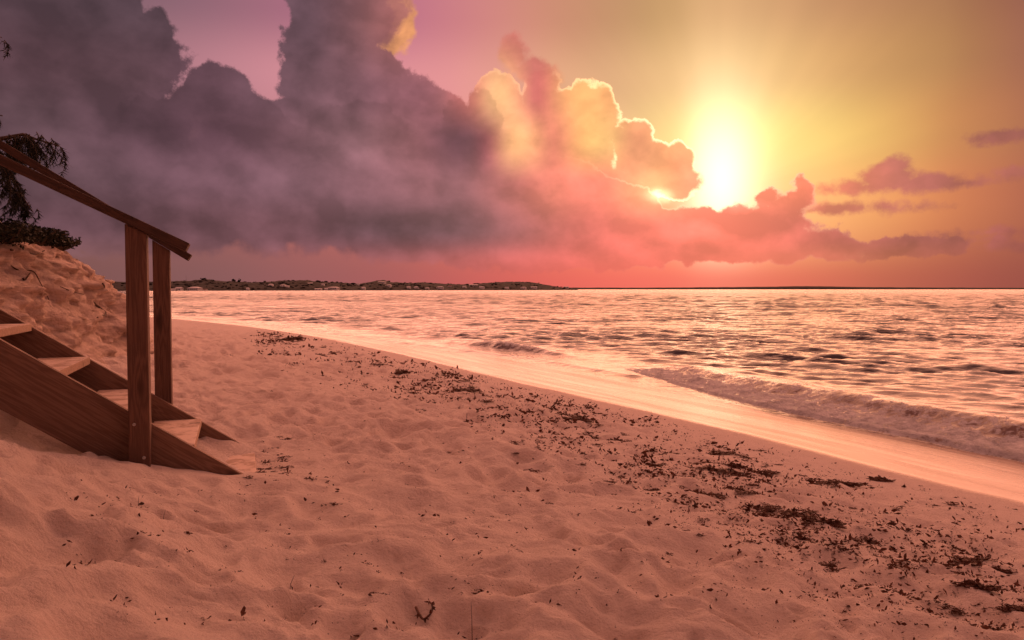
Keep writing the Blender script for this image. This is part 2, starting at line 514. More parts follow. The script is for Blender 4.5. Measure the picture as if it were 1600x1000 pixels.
def sand_z(x, y, detail=True):
    z, d, run = base_z(x, y)
    dw, _ = signed_dist(WET, x, y)          # positive on the dry side
    if not detail: return z, d, dw
    dry = sstep(0.15, 1.8, dw + 0.35 * perlin(x * 0.7, y * 0.7, 91))
    far = 1.0 / (1.0 + np.maximum(0, y - 14) * 0.06)
    wx = x + 0.13 * perlin(x * 2.1, y * 2.1, 5); wy = y + 0.13 * perlin(x * 2.1 + 40, y * 2.1, 6)
    b = 0.062 * worley_pits(wx / 0.52, wy / 0.58, 21) + 0.050 * worley_pits(wx / 0.27 + 5, wy / 0.30, 33) + 0.020 * worley_pits(wx / 0.13 + 9, wy / 0.14, 43)
    b = b + 0.060 * fbm(x * 0.75, y * 0.75, 51, 3) + 0.022 * fbm(x * 4.2, y * 4.2, 61, 3)
    rid = 0.5 - np.abs(fbm(wx * 1.9, wy * 1.9, 55, 3, 0.55)); rid2 = 0.5 - np.abs(fbm(wx * 4.6, wy * 4.6, 56, 2, 0.5))
    b = b + 0.050 * rid + 0.026 * rid2
    calm = np.exp(-(((x + 1.5) / 0.75) ** 2 + ((y - 4.6) / 0.75) ** 2))       # trodden flat at the foot of the stairs
    b = b * (1 - 0.85 * calm); z = z - 0.03 * np.exp(-(((x + 1.60) / 0.28) ** 2 + ((y - 4.78) / 0.32) ** 2)) + 0.022 * np.exp(-(((x + 1.28) / 0.22) ** 2 + ((y - 4.22) / 0.16) ** 2))
    z = z - 0.15 * np.exp(-(((x + 2.55) / 0.5) ** 2 + ((y - 4.0) / 0.42) ** 2))
    z = z + b * dry * far * (0.55 + 0.75 * sstep(-0.35, 0.35, perlin(x * 0.33, y * 0.33, 71)))
    # scour ridges near the wrack line
    z = z + 0.010 * fbm(x * 2.2, y * 2.2, 81, 3) * sstep(-0.3, 0.5, dw)
    return z, d, dw


# ------------------------------------------------------------------ materials
def new_mat(name):
    m = bpy.data.materials.new(name); m.use_nodes = True
    nt = m.node_tree; nt.nodes.clear()
    out = nt.nodes.new('ShaderNodeOutputMaterial'); b = nt.nodes.new('ShaderNodeBsdfPrincipled')
    nt.links.new(b.outputs[0], out.inputs[0])
    return m, nt, b, out


def coords(nt, kind='Object'):
    n = nt.nodes.new('ShaderNodeTexCoord'); return V(nt, n.outputs[kind])


def attrib(nt, name):
    n = nt.nodes.new('ShaderNodeAttribute'); n.attribute_name = name; return S(nt, n.outputs['Fac'])


def setin(b, name, v):
    if isinstance(v, (S, V)): v.nt.links.new(v.s, b.inputs[name])
    else: b.inputs[name].default_value = v


def bump(nt, h, strength=0.5, dist=0.01, prev=None):
    n = nt.nodes.new('ShaderNodeBump'); n.inputs['Strength'].default_value = strength; n.inputs['Distance'].default_value = dist
    nt.links.new(h.s, n.inputs['Height'])
    if prev is not None: nt.links.new(prev.s, n.inputs['Normal'])
    return V(nt, n.outputs[0])


def mat_sand():
    m, nt, b, out = new_mat("sand")
    p = coords(nt); wet = attrib(nt, 'wet')
    big = noise(nt, p, 0.9, 4, 0.6); mid = noise(nt, p, 9, 5, 0.65); grain = noise(nt, p, 420, 3, 0.7); peb = noise(nt, p, 70, 4, 0.7)
    dry = vmix(const(nt, (0.71, 0.535, 0.435)), const(nt, (0.86, 0.69, 0.58)), big * 0.6 + mid * 0.4)
    dry = dry.scale(grain * 0.5 + peb * 0.35 + 0.58)
    crumb = voronoi(nt, p.mul((1, 1, 1)), 38.0) ; pick = noise(nt, p, 3.1, 3, 0.6)
    speck = crumb.step(0.16, 0.08) * pick.step(0.52, 0.66) * noise(nt, p, 40, 2, 0.5).step(0.5, 0.6)
    dry = vmix(dry, const(nt, (0.14, 0.075, 0.05)), speck * 0.8)
    wetc = vmix(const(nt, (0.24, 0.14, 0.095)), const(nt, (0.31, 0.185, 0.13)), noise(nt, vec(nt, attrib(nt, 'dw') * 3.0, attrib(nt, 'run') * 0.22, 0.0), 1.0, 6, 0.62, distortion=0.5).step(0.35, 0.65))
    setin(b, 'Base Color', vmix(dry, wetc, wet))
    sw = vec(nt, attrib(nt, 'dw') * 3.0, attrib(nt, 'run') * 0.22, 0.0)
    streak = noise(nt, sw, 1.0, 6, 0.62, distortion=0.5)
    rough = (1.0 - wet) * 0.92 + wet * (streak.step(0.32, 0.70) * 0.18 + 0.14)
    setin(b, 'Roughness', rough)
    setin(b, 'Specular IOR Level', 0.25 - wet * 0.10)
    setin(b, 'Sheen Weight', (1.0 - wet) * 0.85); b.inputs['Sheen Roughness'].default_value = 0.45; b.inputs['Sheen Tint'].default_value = (1.0, 0.86, 0.76, 1)
    dryf = 1.0 - wet
    h = grain * dryf * 0.35 + peb * dryf * 0.8 + mid * dryf * 2.2 + noise(nt, p, 28, 5, 0.65) * dryf * 1.4
    n1 = bump(nt, h, 0.95, 0.016)
    n2 = bump(nt, streak * wet, 0.25, 0.02, n1)
    setin(b, 'Normal', n2)
    return m


def mat_water():
    m, nt, b, out = new_mat("sea_water")
    p = coords(nt); foam = attrib(nt, 'foam'); deep = attrib(nt, 'deep')
    q = p.mul((0.55, 1.0, 1.0))
    far = attrib(nt, 'far')
    h = noise(nt, p.mul((0.28, 0.45, 1)), 0.5, 7, 0.66) * far * 22.0 + noise(nt, q, 5.5, 4, 0.55) * (far * 0.4 + 0.16) + noise(nt, q, 1.6, 4, 0.55) * (far * 0.7 + 0.3) + noise(nt, p.mul((0.4, 1, 1)), 0.5, 3, 0.5) * (far * 1.1 + 0.4)
    nb = bump(nt, h, 1.0, 0.10)
    setin(b, 'Base Color', vmix(const(nt, (0.17, 0.105, 0.085)), const(nt, (0.050, 0.040, 0.046)), deep))
    setin(b, 'Roughness', deep * 0.04 + attrib(nt, 'far') * 0.12 + 0.035); b.inputs['IOR'].default_value = 1.333; b.inputs['Specular IOR Level'].default_value = 0.23
    setin(b, 'Normal', nb)
    f = nt.nodes.new('ShaderNodeBsdfPrincipled')
    lace = noise(nt, p.mul((1.0, 0.7, 1.6)), 10.0, 7, 0.70, distortion=1.2); cell = voronoi(nt, p + noise(nt, p, 5, 3, .5, color=True).scale(0.35), 9.0)
    tone = noise(nt, p.mul((0.8, 1.0, 2.0)), 5.0, 8, 0.72, distortion=0.8)
    setin(f, 'Base Color', vmix(const(nt, (0.20, 0.175, 0.185)), const(nt, (0.68, 0.63, 0.62)), tone.step(0.30, 0.70) * 0.6 + lace.step(0.3, 0.7) * 0.4))
    f.inputs['Roughness'].default_value = 0.75
    fh = tone * 1.0 + lace * 1.2
    setin(f, 'Normal', bump(nt, fh, 0.9, 0.045))
    mask = (foam * 1.0 + (lace - 0.5) * 3.0 + (tone - 0.5) * 1.6 - 0.52).step(-0.05, 0.22) * foam.step(0.02, 0.12)
    mx = nt.nodes.new('ShaderNodeMixShader'); nt.links.new(mask.s, mx.inputs[0])
    nt.links.new(b.outputs[0], mx.inputs[1]); nt.links.new(f.outputs[0], mx.inputs[2]); nt.links.new(mx.outputs[0], out.inputs[0])
    return m


def mat_wood(name, c1, c2, rough=0.75, dusty=False):
    m, nt, b, out = new_mat(name)
    p = coords(nt)
    oi = nt.nodes.new('ShaderNodeObjectInfo'); rnd = S(nt, oi.outputs['Random'])
    q = p + vec(nt, rnd * 13.0, rnd * 7.0, rnd * 5.0)
    # growth rings cut lengthwise, bent round knots
    kn = voronoi(nt, q.mul((1.0, 3.2, 3.2)), 2.1)
    knot = kn.step(0.20, 0.06)
    ring = noise(nt, q.mul((0.5, 9.0, 9.0)), 3.2, 4, 0.6, distortion=0.35) + (kn.step(0.45, 0.05)) * 0.28
    rings = (ring * 34.0)._m('SINE') * 0.5 + 0.5
    fibre = noise(nt, q.mul((1.0, 34.0, 34.0)), 5.0, 5, 0.7)
    stain = noise(nt, q.mul((1, 2, 2)), 2.4, 5, 0.65)
    t = (rings * 0.42 + fibre * 0.5 + stain * 0.35 - 0.12).clamp()
    c = vmix(const(nt, c1), const(nt, c2), t)
    c = vmix(c, const(nt, (0.045, 0.022, 0.014)), knot * 0.85)
    crack = noise(nt, q.mul((0.8, 60.0, 60.0)), 2.6, 3, 0.6).step(0.30, 0.22)
    c = vmix(c, const(nt, (0.03, 0.017, 0.012)), crack * 0.6)
    if dusty:
        g = nt.nodes.new('ShaderNodeNewGeometry'); nz = V(nt, g.outputs['Normal']).xyz()[2]
        c = vmix(c, const(nt, (0.66, 0.49, 0.38)), nz.step(0.8, 0.95) * noise(nt, q, 7.0, 6, 0.7).step(0.40, 0.56))
    setin(b, 'Base Color', c); setin(b, 'Roughness', fibre * 0.2 + (rough - 0.1)); b.inputs['Specular IOR Level'].default_value = 0.3
    setin(b, 'Normal', bump(nt, fibre * 0.6 + rings * 0.25 - crack * 0.9, 0.55, 0.004))
    return m


def mat_plain(name, c1, c2, scale=6.0, rough=0.85, det=5, bstr=0.3, bdist=0.02, translucent=0.0):
    m, nt, b, out = new_mat(name)
    p = coords(nt)
    n = noise(nt, p, scale, det, 0.62)
    setin(b, 'Base Color', vmix(const(nt, c1), const(nt, c2), n.step(0.3, 0.7)))
    b.inputs['Roughness'].default_value = rough; b.inputs['Specular IOR Level'].default_value = 0.25
    setin(b, 'Normal', bump(nt, n, bstr, bdist))
    return m


def mat_bank():
    m, nt, b, out = new_mat("bank_sand")
    p = coords(nt)
    strata = noise(nt, p.mul((0.6, 0.6, 6.0)), 2.0, 6, 0.62, distortion=0.5); crumble = noise(nt, p, 11, 7, 0.68); grain = noise(nt, p, 160, 3, 0.7)
    c = vmix(const(nt, (0.50, 0.35, 0.27)), const(nt, (0.76, 0.58, 0.47)), strata.step(0.28, 0.7))
    c = c.scale(crumble * 0.5 + grain * 0.3 + 0.6)
    stain = noise(nt, p.mul((1, 1, 1.6)), 3.0, 6, 0.7).step(0.58, 0.76)
    c = vmix(c, const(nt, (0.24, 0.135, 0.085)), stain * 0.6)
    setin(b, 'Base Color', c); b.inputs['Roughness'].default_value = 0.95; b.inputs['Specular IOR Level'].default_value = 0.15
    setin(b, 'Normal', bump(nt, strata * 1.0 + crumble * 1.5 + grain * 0.2, 0.9, 0.05))
    return m


M_SAND = mat_sand(); M_WATER = mat_water()
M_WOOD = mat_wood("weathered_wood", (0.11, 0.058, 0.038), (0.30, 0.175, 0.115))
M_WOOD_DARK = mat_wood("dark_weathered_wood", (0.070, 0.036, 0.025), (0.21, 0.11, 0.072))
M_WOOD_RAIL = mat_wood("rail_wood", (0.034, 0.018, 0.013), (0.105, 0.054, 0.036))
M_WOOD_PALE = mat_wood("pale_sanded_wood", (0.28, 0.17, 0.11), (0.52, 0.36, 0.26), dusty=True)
M_BANK = mat_bank()
M_WEED = mat_plain("dry_seaweed", (0.034, 0.013, 0.008), (0.16, 0.058, 0.032), 30, 0.7)
M_ROOT = mat_plain("bare_root", (0.05, 0.028, 0.018), (0.12, 0.07, 0.045), 25, 0.85)
M_LEAF = mat_plain("shrub_leaf", (0.010, 0.012, 0.006), (0.032, 0.034, 0.015), 12, 0.6)
M_NEEDLE = mat_plain("casuarina_needle", (0.008, 0.011, 0.007), (0.024, 0.026, 0.016), 9, 0.7)
M_BARK = mat_plain("bark", (0.045, 0.032, 0.024), (0.13, 0.095, 0.07), 14, 0.9, bstr=0.8)
M_HILL = mat_plain("island_scrub", (0.008, 0.006, 0.005), (0.019, 0.014, 0.011), 0.05, 0.95, bstr=0.4, bdist=2.0)
M_WALL = mat_plain("white_render", (0.66, 0.60, 0.55), (0.80, 0.75, 0.70), 0.4, 0.8, bstr=0.1)
M_ROOF = mat_plain("pale_roof", (0.50, 0.43, 0.40), (0.70, 0.64, 0.60), 0.3, 0.7, bstr=0.1)
M_DARKROOF = mat_plain("dark_roof", (0.16, 0.08, 0.06), (0.26, 0.14, 0.11), 0.3, 0.8, bstr=0.1)
M_STEEL = mat_plain("bolt_steel", (0.35, 0.32, 0.30), (0.5, 0.46, 0.43), 80, 0.45, bstr=0.1)
M_GLASS = mat_plain("dark_pane", (0.02, 0.02, 0.025), (0.05, 0.05, 0.06), 1, 0.15, bstr=0.0)

# ------------------------------------------------------------------ ground: the beach, one sheet
def axis_fan(dense_lo, dense_hi, n, outer, k):
    mid = np.linspace(dense_lo, dense_hi, n)
    g = np.geomspace(1.0, outer / max(abs(dense_lo), dense_hi), k + 1)[1:]
    return np.concatenate([(dense_lo * g)[::-1], mid, dense_hi * g])


tt = axis_fan(-0.66, 0.62, 560, 9.0, 26)
rows = np.concatenate([-3 - np.geomspace(1.2, 300, 24)[::-1], np.linspace(-3.0, 0.6, 16), 0.6 + (np.geomspace(1.0, 21.0, 880) - 1) * 4.4 * 0.55,
                       ])
rows = np.concatenate([rows, rows[-1] * np.geomspace(1.02, 14, 40)])
YY, TT = np.meshgrid(rows, tt, indexing='ij')
XX = TT * (np.abs(YY + 0.6) + 0.9)
ZZ, DD, DW = sand_z(XX, YY); RUN_ = signed_dist(WET, XX, YY)[1]
far_in = np.maximum(DD, 0)
me = grid_mesh("beach", np.stack([XX, YY, ZZ], -1))
edge = DW + 0.05 * perlin(XX * 1.3, YY * 1.3, 15) + 0.012 * perlin(XX * 7, YY * 7, 16)
attr(me, 'dw', DW); attr(me, 'run', RUN_)
attr(me, 'wet', sstep(0.05, -0.05, edge) + 0.35 * sstep(0.5, 0.0, edge) * (edge > 0.0) * 0.8)
beach = tag(link("beach", me, M_SAND), kind='structure')

# ------------------------------------------------------------------ sea
def sea_height(x, y, d, run):
    rs = np.random.default_rng(5)
    sd = -d
    h = np.zeros_like(x); n = 36
    lam = np.geomspace(0.28, 2.8, n)
    bends = [perlin(x * s_, y * s_, 300 + j) for j, s_ in enumerate((0.9, 0.6, 0.4, 0.25))]
    for i in range(n):
        th = math.radians(-98 + rs.normal(0, 24)); k = 2 * math.pi / lam[i]
        ph = rs.uniform(0, 2 * math.pi); amp = 0.0080 * lam[i] ** 0.55 * rs.uniform(0.6, 1.3)
        s = np.sin(k * (x * math.cos(th) + y * math.sin(th)) + ph + 1.1 * bends[min(3, i * 4 // n)] * (1 if i % 2 else -1) + 0.5 * bends[3 - min(3, i * 4 // n)])
        fade = np.clip(1.25 - y / (36 + 62 * lam[i]), 0, 1)
        h += amp * fade * (2 * ((s + 1) / 2) ** 1.7 - 0.85)
    for i in range(11):          # the longer chop farther out
        L = 2.4 * 1.14 ** i; th = math.radians(-96 + rs.normal(0, 26)); k = 2 * math.pi / L
        s = np.sin(k * (x * math.cos(th) + y * math.sin(th)) + rs.uniform(0, 6.28) + 1.6 * bends[i % 4])
        h += 0.0125 * L ** 0.72 * sstep(14, 70, sd) * np.clip(1.2 - y / 420, 0, 1) * (2 * ((s + 1) / 2) ** 1.8 - 0.8)
    patch = 0.65 + 0.7 * sstep(-0.4, 0.4, perlin(x * 0.12, y * 0.10, 401))
    h = h * patch * sstep(0.6, 4.5, sd) * 1.08
    # the small breaker running along the shore
    off = np.interp(y, [6.5, 9.5, 12.5, 15.6, 17], [-0.04, 0.04, 0.34, 1.0, 1.35]) + 0.10 * perlin(x * 0.8, y * 0.8, 410) + 0.05 * perlin(x * 2.6, y * 2.6, 411)
    A = np.interp(y, [-40, 4, 9, 12, 15.2, 16.6], [0.23, 0.23, 0.22, 0.185, 0.12, 0.0]) * (1 + 0.22 * perlin(run * 0.7, y * 0.0 + 3, 412))
    u = sd - off
    shape = (0.22 * sstep(0.0, 0.08, u) + 0.13 * sstep(0.1, 0.6, u) + 0.65 * sstep(0.58, 0.98, u + 0.12 * perlin(run * 1.1, y * 0 + 7, 415))) * (1 - sstep(1.0, 2.4, u))
    on = sstep(0.01, 0.10, A)
    lumps = 0.9 * fbm(x * 1.7, y * 1.5, 420, 4, 0.6) + 0.7 * np.abs(fbm(x * 3.6, y * 3.0, 430, 4, 0.6))
    foam = sstep(-0.02, 0.05, u) * (1 - 0.42 * sstep(0.45, 0.75, u + 0.2 * perlin(x * 1.6, y * 1.6, 441))) * (1 - sstep(0.92, 1.15, u + 0.25 * perlin(x * 2.2, y * 2.2, 440))) * on
    h = h + A * shape + lumps * 0.058 * foam * sstep(0.0, 0.25, u)
    trail = 0.42 * sstep(1.1, 1.3, u) * (1 - sstep(1.3, 2.8, u)) * on * sstep(-0.1, 0.35, perlin(x * 0.9, y * 1.2, 445))
    # a second small lump of a wave further along and the thin lip of water there
    c2 = np.exp(-(((x + 0.1) / 1.25) ** 2)) ; u2 = sd - 1.35 - 0.15 * perlin(x, y, 450)
    s2 = sstep(0.0, 0.35, u2) * (1 - sstep(0.35, 1.3, u2)) * c2 * (np.abs(y - 20) < 5)
    h = h + 0.19 * s2 + 0.02 * lumps * s2
    lip = np.exp(-((sd - 0.5 - 0.4 * perlin(run * 0.25, y * 0, 460)) / 0.16) ** 2) * (y > 14.5) * (y < 34)
    h = h + 0.035 * lip
    front = 1.15 * np.exp(-((u - 0.03) / 0.035) ** 2) * on
    f = np.maximum.reduce([foam, front, trail, 0.75 * s2, 0.42 * lip * sstep(-0.2, 0.2, perlin(run * 0.6, y * 0, 470))])
    return h, f, u, on


tt = axis_fan(-0.64, 0.74, 760, 9.0, 24)
rows = np.concatenate([np.linspace(-60, 4.2, 26), 4.4 + (np.geomspace(1.0, 14.0, 640) - 1) * 6.2, np.geomspace(86, 420, 200), np.geomspace(434, 32000, 36)])
YY, TT = np.meshgrid(rows, tt, indexing='ij')
XX = TT * (np.abs(YY + 0.6) + 0.9)
D_, R_ = signed_dist(SHORE_S, XX, YY)
HH, FF, UU, ON = sea_height(XX, YY, D_, R_)
me = grid_mesh("sea", np.stack([XX, YY, HH], -1))
attr(me, 'foam', FF); attr(me, 'deep', sstep(0.0, 5.0, -D_)); attr(me, 'far', sstep(10.0, 160.0, YY) ** 0.6)
bm = bmesh.new(); bm.from_mesh(me)
keep = (D_ < 1.6).reshape(-1)
bm.verts.ensure_lookup_table()
bmesh.ops.delete(bm, geom=[v for v in bm.verts if not keep[v.index]], context='VERTS')
bm.to_mesh(me); bm.free()
sea = tag(link("sea", me, M_WATER), kind='structure')

# ------------------------------------------------------------------ the sand bank behind the beach
BANK = smooth_line(np.array([(-2.2, -9), (-2.9, -4), (-3.35, 0.5), (-3.6, 3.2), (-3.62, 5.4), (-3.70, 7.0), (-3.88, 8.3), (-4.14, 9.6), (-4.95, 11.5), (-5.9, 13.6), (-9, 19.5), (-16, 30), (-28, 46), (-60, 72)], float), 2)


def build_bank():
    seg = np.linalg.norm(np.diff(BANK, axis=0), axis=1); cum = np.concatenate([[0], np.cumsum(seg)])
    # samples along the path: dense where the photograph shows it
    s_all = []
    for i, L in enumerate(seg):
        y = BANK[i][1]; step = 0.035 if 5.0 < y < 11.5 else (0.15 if -2 < y < 16 else 1.2)
        s_all += list(np.arange(cum[i], cum[i + 1], step))
    s = np.array(s_all)
    px = np.interp(s, cum, BANK[:, 0]); py = np.interp(s, cum, BANK[:, 1])
    tx = np.gradient(px, s); ty = np.gradient(py, s); ln = np.hypot(tx, ty); tx, ty = tx / ln, ty / ln
    nx, ny = -ty, tx                                    # inland
    foot = sand_z(px, py, False)[0] - 0.12
    crest = np.interp(py, [-9, 3, 5.5, 7.0, 7.9, 8.4, 9.0, 9.6, 11.5, 13.6, 18, 46], [2.6, 2.5, 2.42, 2.30, 2.20, 2.09, 1.95, 1.82, 1.74, 1.66, 1.6, 1.6]) + 0.06 * perlin(s * 1.1, s * 0 + 3, 501)
    V_ = np.concatenate([np.linspace(0, 1, 70), 1 + np.geomspace(0.02, 1, 16)])
    P = np.zeros((len(V_), len(s), 3))
    for j, v in enumerate(V_):
        vv = min(v, 1.0)
        z = foot + (crest - foot) * vv
        inn = 0.34 * vv ** 1.4 + 0.08 * math.sin(vv * 5.5)         # talus below, steeper above
        ledge = 0.10 * sstep(0.50, 0.56, vv + 0.10 * perlin(s * 0.9, s * 0, 505)) + 0.08 * sstep(0.80, 0.84, vv + 0.06 * perlin(s * 1.3, s * 0, 506))
        rough = 0.18 * fbm(s * 1.4, z * 1.8, 510, 4, 0.6) + 0.09 * fbm(s * 1.6, z * 8.0, 520, 4, 0.62) + 0.05 * np.abs(fbm(s * 4.5, z * 6, 530, 4, 0.65)) - 0.10 * sstep(0.18, 0.42, perlin(s * 1.5, z * 4.6, 535)) + 0.05 * np.floor(z * 9 + 1.2 * perlin(s * 0.8, z, 536)) % 2 * 0.5
        rough = rough * (0.35 + 0.65 * sstep(0, 0.35, vv))
        o = inn + ledge + rough
        if v > 1:
            o = o + (v - 1) * 9.0; z = z + (v - 1) * 0.7 + 0.05 * fbm(s * 1.2, np.full_like(s, v * 9), 540, 3)
        P[j, :, 0] = px + nx * o; P[j, :, 1] = py + ny * o; P[j, :, 2] = z
    me = grid_mesh("sand_bank", P, flip=True)
    return tag(link("sand_bank", me, M_BANK), kind='structure'), P


bank, BANK_P = build_bank()

# ------------------------------------------------------------------ boards and tubes
def board_mesh(name, lx, ly, lz, bev=0.004, cuts=0):
    bm = bmesh.new(); bmesh.ops.create_cube(bm, size=1.0)
    bmesh.ops.scale(bm, vec=(lx, ly, lz), verts=bm.verts)
    bmesh.ops.bevel(bm, geom=bm.edges[:], offset=bev, segments=2, affect='EDGES', profile=0.6)
    me = bpy.data.meshes.new(name); bm.to_mesh(me); bm.free()
    return me


def tube(pts, radii, sides=6):
    pts = np.asarray(pts, float); n = len(pts); verts = []; faces = []
    t = np.gradient(pts, axis=0); t /= np.linalg.norm(t, axis=1)[:, None] + 1e-9
    ref = np.array([0.3, 0.5, 0.81])
    for i in range(n):
        u = np.cross(t[i], ref); u /= np.linalg.norm(u) + 1e-9; w = np.cross(t[i], u)
        for k in range(sides):
            a = 2 * math.pi * k / sides
            verts.append(pts[i] + radii[i] * (math.cos(a) * u + math.sin(a) * w))
    for i in range(n - 1):
        for k in range(sides):
            a, b = i * sides + k, i * sides + (k + 1) % sides
            faces.append((a, b, b + sides, a + sides))
    faces.append(tuple(range(sides))[::-1]); faces.append(tuple((n - 1) * sides + k for k in range(sides)))
    return verts, faces


class Soup:
    def __init__(self): self.v, self.f = [], []

    def add(self, verts, faces):
        o = len(self.v); self.v += [tuple(map(float, q)) for q in verts]; self.f += [tuple(i + o for i in q) for q in faces]

    def build(self, name, mat, parent=None, smooth=True):
        return link(name, poly_mesh(name, self.v, self.f, smooth), mat, parent)


# ------------------------------------------------------------------ the wooden stairs
TH = 0.3317
DN = np.array([math.cos(TH), math.sin(TH), 0]); AC = np.array([-math.sin(TH), math.cos(TH), 0]); UP = np.array([0, 0, 1.0])
O5 = np.array([-1.3775, 4.299, 0.5755]); RUN, RISE, SW = 0.312, 0.2055, 0.90


def sp(s, t, z):
    return O5 * np.array([1, 1, 0]) + DN * s + AC * t + UP * z


stairs = empty("beach_stairs", tuple(sp(0, SW / 2, 0.56)))
tag(stairs, "weathered wooden stairs with two posts and plank handrails coming down onto the sand", "stairs")


def place(o, centre, ax, ay, az):
    o.parent = stairs
    Mx = Matrix(((ax[0], ay[0], az[0], centre[0]), (ax[1], ay[1], az[1], centre[1]), (ax[2], ay[2], az[2], centre[2]), (0, 0, 0, 1)))
    o.matrix_parent_inverse = Matrix.Identity(4)
    o.matrix_basis = Matrix.Translation(-Vector(stairs.location)) @ Mx
    return o


def stringer(t0, slope, s_tip, z_tip):
    """a plank on edge whose top edge starts at the tip in the sand and climbs inland"""
    ln = 3.3; c = 1 / math.hypot(1, slope)
    ax = (-DN + UP * slope) * c; az = (DN * slope + UP) * c; ay = np.cross(az, ax)
    wd, th = 0.285, 0.045
    # local outline (x along, z across); the lower end is cut to lie on the ground
    x0 = 0.0
    out = [(x0, 0), (ln, 0), (ln, -wd), (wd / slope * 1.0, -wd)]
    bm = bmesh.new(); vs = [bm.verts.new((a, -th / 2, b)) for a, b in out]; bm.faces.new(vs)
    r = bmesh.ops.extrude_face_region(bm, geom=bm.faces[:]); bmesh.ops.translate(bm, vec=(0, th, 0), verts=[g for g in r['geom'] if isinstance(g, bmesh.types.BMVert)])
    bmesh.ops.recalc_face_normals(bm, faces=bm.faces[:]); bmesh.ops.bevel(bm, geom=bm.edges[:], offset=0.004, segments=2, affect='EDGES')
    me = bpy.data.meshes.new("stringer"); bm.to_mesh(me); bm.free()
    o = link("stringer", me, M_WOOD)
    place(o, sp(s_tip, t0, z_tip), ax, ay, az)
    return o


stringer(-0.024, 0.672, 0.0, 0.560)
stringer(SW + 0.024, 0.662, 0.0, 0.548)
tread_me = board_mesh("tread", 0.275, SW - 0.004, 0.045, 0.005)
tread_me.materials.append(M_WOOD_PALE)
for k in range(0, 9):
    o = link("tread", tread_me)
    jit = random.uniform(-0.006, 0.006)
    zt = O5[2] + RISE * k - 0.0225
    # grain runs across the stair: local x is the depth, so turn the board
    place(o, sp(-RUN * k - 0.1375 + jit, SW / 2, zt), DN, AC, UP)
    cl = link("cleat", board_mesh("cleat", 0.20, 0.03, 0.04, 0.003), M_WOOD)      # small support under each tread end
    place(cl, sp(-RUN * k - 0.13, 0.016, zt - 0.044), DN, AC, UP)
for (t0, s0, ztop, slope) in ((-0.048 - 0.049, -0.566, 1.9005, 0.490), (SW + 0.048 + 0.049, -0.541, 1.877, 0.636)):
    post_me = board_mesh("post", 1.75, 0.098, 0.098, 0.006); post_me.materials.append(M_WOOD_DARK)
    for v in post_me.vertices:
        if v.co.x > 0.5: v.co.x -= v.co.y * slope            # top cut to the slope of the rail
    for extra in (0, 2.1):
        o = link("post", post_me)
        place(o, sp(s0 - extra, t0, ztop - 0.875 + extra * slope), UP, DN, AC)
        for q, (ds, zz) in enumerate(((0.02, -0.79), (-0.022, -0.62))):
            if extra: continue
            bm = bmesh.new(); bmesh.ops.create_cone(bm, cap_ends=True, segments=10, radius1=0.009, radius2=0.006, depth=0.012)
            me = bpy.data.meshes.new("bolt"); bm.to_mesh(me); bm.free()
            bo = link("bolt", me, M_STEEL); bo.parent = o
            sgn = -1 if t0 < 0 else -1
            bo.matrix_basis = Matrix.Translation((zz + 0.52, ds, -0.053)) @ Matrix.Rotation(math.pi, 4, 'X')


def handrail(t0, s_end, z_top, slope, ln=3.4):
    c = 1 / math.hypot(1, slope); ax = (-DN + UP * slope) * c; az = (DN * slope + UP) * c; ay = np.cross(az, ax)
    me = board_mesh("handrail", ln, 0.125, 0.045, 0.005)
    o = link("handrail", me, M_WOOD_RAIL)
    ctr = sp(s_end, t0, z_top) + ax * (ln / 2) - az * 0.0225
    place(o, ctr, ax, ay, az)


handrail(-0.098, -0.318, 1.832, 0.490)
handrail(SW + 0.095, -0.362, 1.818, 0.636)

# ------------------------------------------------------------------ plants on the bank
def bank_top(x, y):
    q = BANK_P[68:].reshape(-1, 3); i = np.argmin((q[:, 0] - x) ** 2 + (q[:, 1] - y) ** 2); return q[i, 2]


def leaf_quad(c, size, rs, droop=0.0):
    a = rs.normal(size=3); a[2] = a[2] * 0.6 - droop; a /= np.linalg.norm(a)
    b = np.cross(a, rs.normal(size=3)); b /= np.linalg.norm(b); n = np.cross(a, b)
    L, W = size, size * rs.uniform(0.14, 0.32); j = rs.uniform(-0.15, 0.15, 4)
    return ([c, c + a * L * (0.35 + j[0]) + b * W + n * W * 0.4, c + a * L * (0.75 + j[1]) + b * W * 0.7 - n * W * 0.3, c + a * L + b * W * j[2] * 3,
             c + a * L * (0.5 + j[3]) - b * W * 0.8 + n * W * 0.3], [(0, 1, 4), (1, 2, 4), (2, 3, 4)])


def shrub(cx, cy, cz, rx, ry, rz, n, label, seed, leafsize=0.045):
    rs = np.random.default_rng(seed)
    root = empty("creeping_shrub", (cx, cy, cz)); tag(root, label, "shrub", "low shrubs along the bank top")
    st = Soup(); lv = Soup()
    for k in range(16):
        a = rs.uniform(0, 2 * math.pi); e = np.array([math.cos(a) * rx * rs.uniform(.5, 1), math.sin(a) * ry * rs.uniform(.5, 1), rz * rs.uniform(.3, 1)])
        m = e * 0.5 + np.array([0, 0, 0.25 * rz]) + rs.normal(size=3) * 0.03
        st.add(*tube([np.array([0, 0, -0.05]), m, e], [0.010, 0.007, 0.003], 5))
    k = 0
    while k < n:
        q = rs.uniform(-1, 1, 3)
        r = np.linalg.norm(q)
        if r > 1 or rs.uniform() > 0.25 + 0.75 * r: continue
        wob = 0.75 + 0.35 * perlin(np.array([q[0] * 2.5 + seed]), np.array([q[2] * 2.5 + q[1]]), 9)[0] * 2
        c = q * np.array([rx, ry, rz]) * wob + np.array([0, 0, rz * 0.45])
        if c[2] < -0.12: c[2] = -0.12
        lv.add(*leaf_quad(c, leafsize * rs.uniform(.6, 1.3), rs)); k += 1
    st.build("stem", M_BARK, root); lv.build("foliage", M_LEAF, root, smooth=False)
    return root


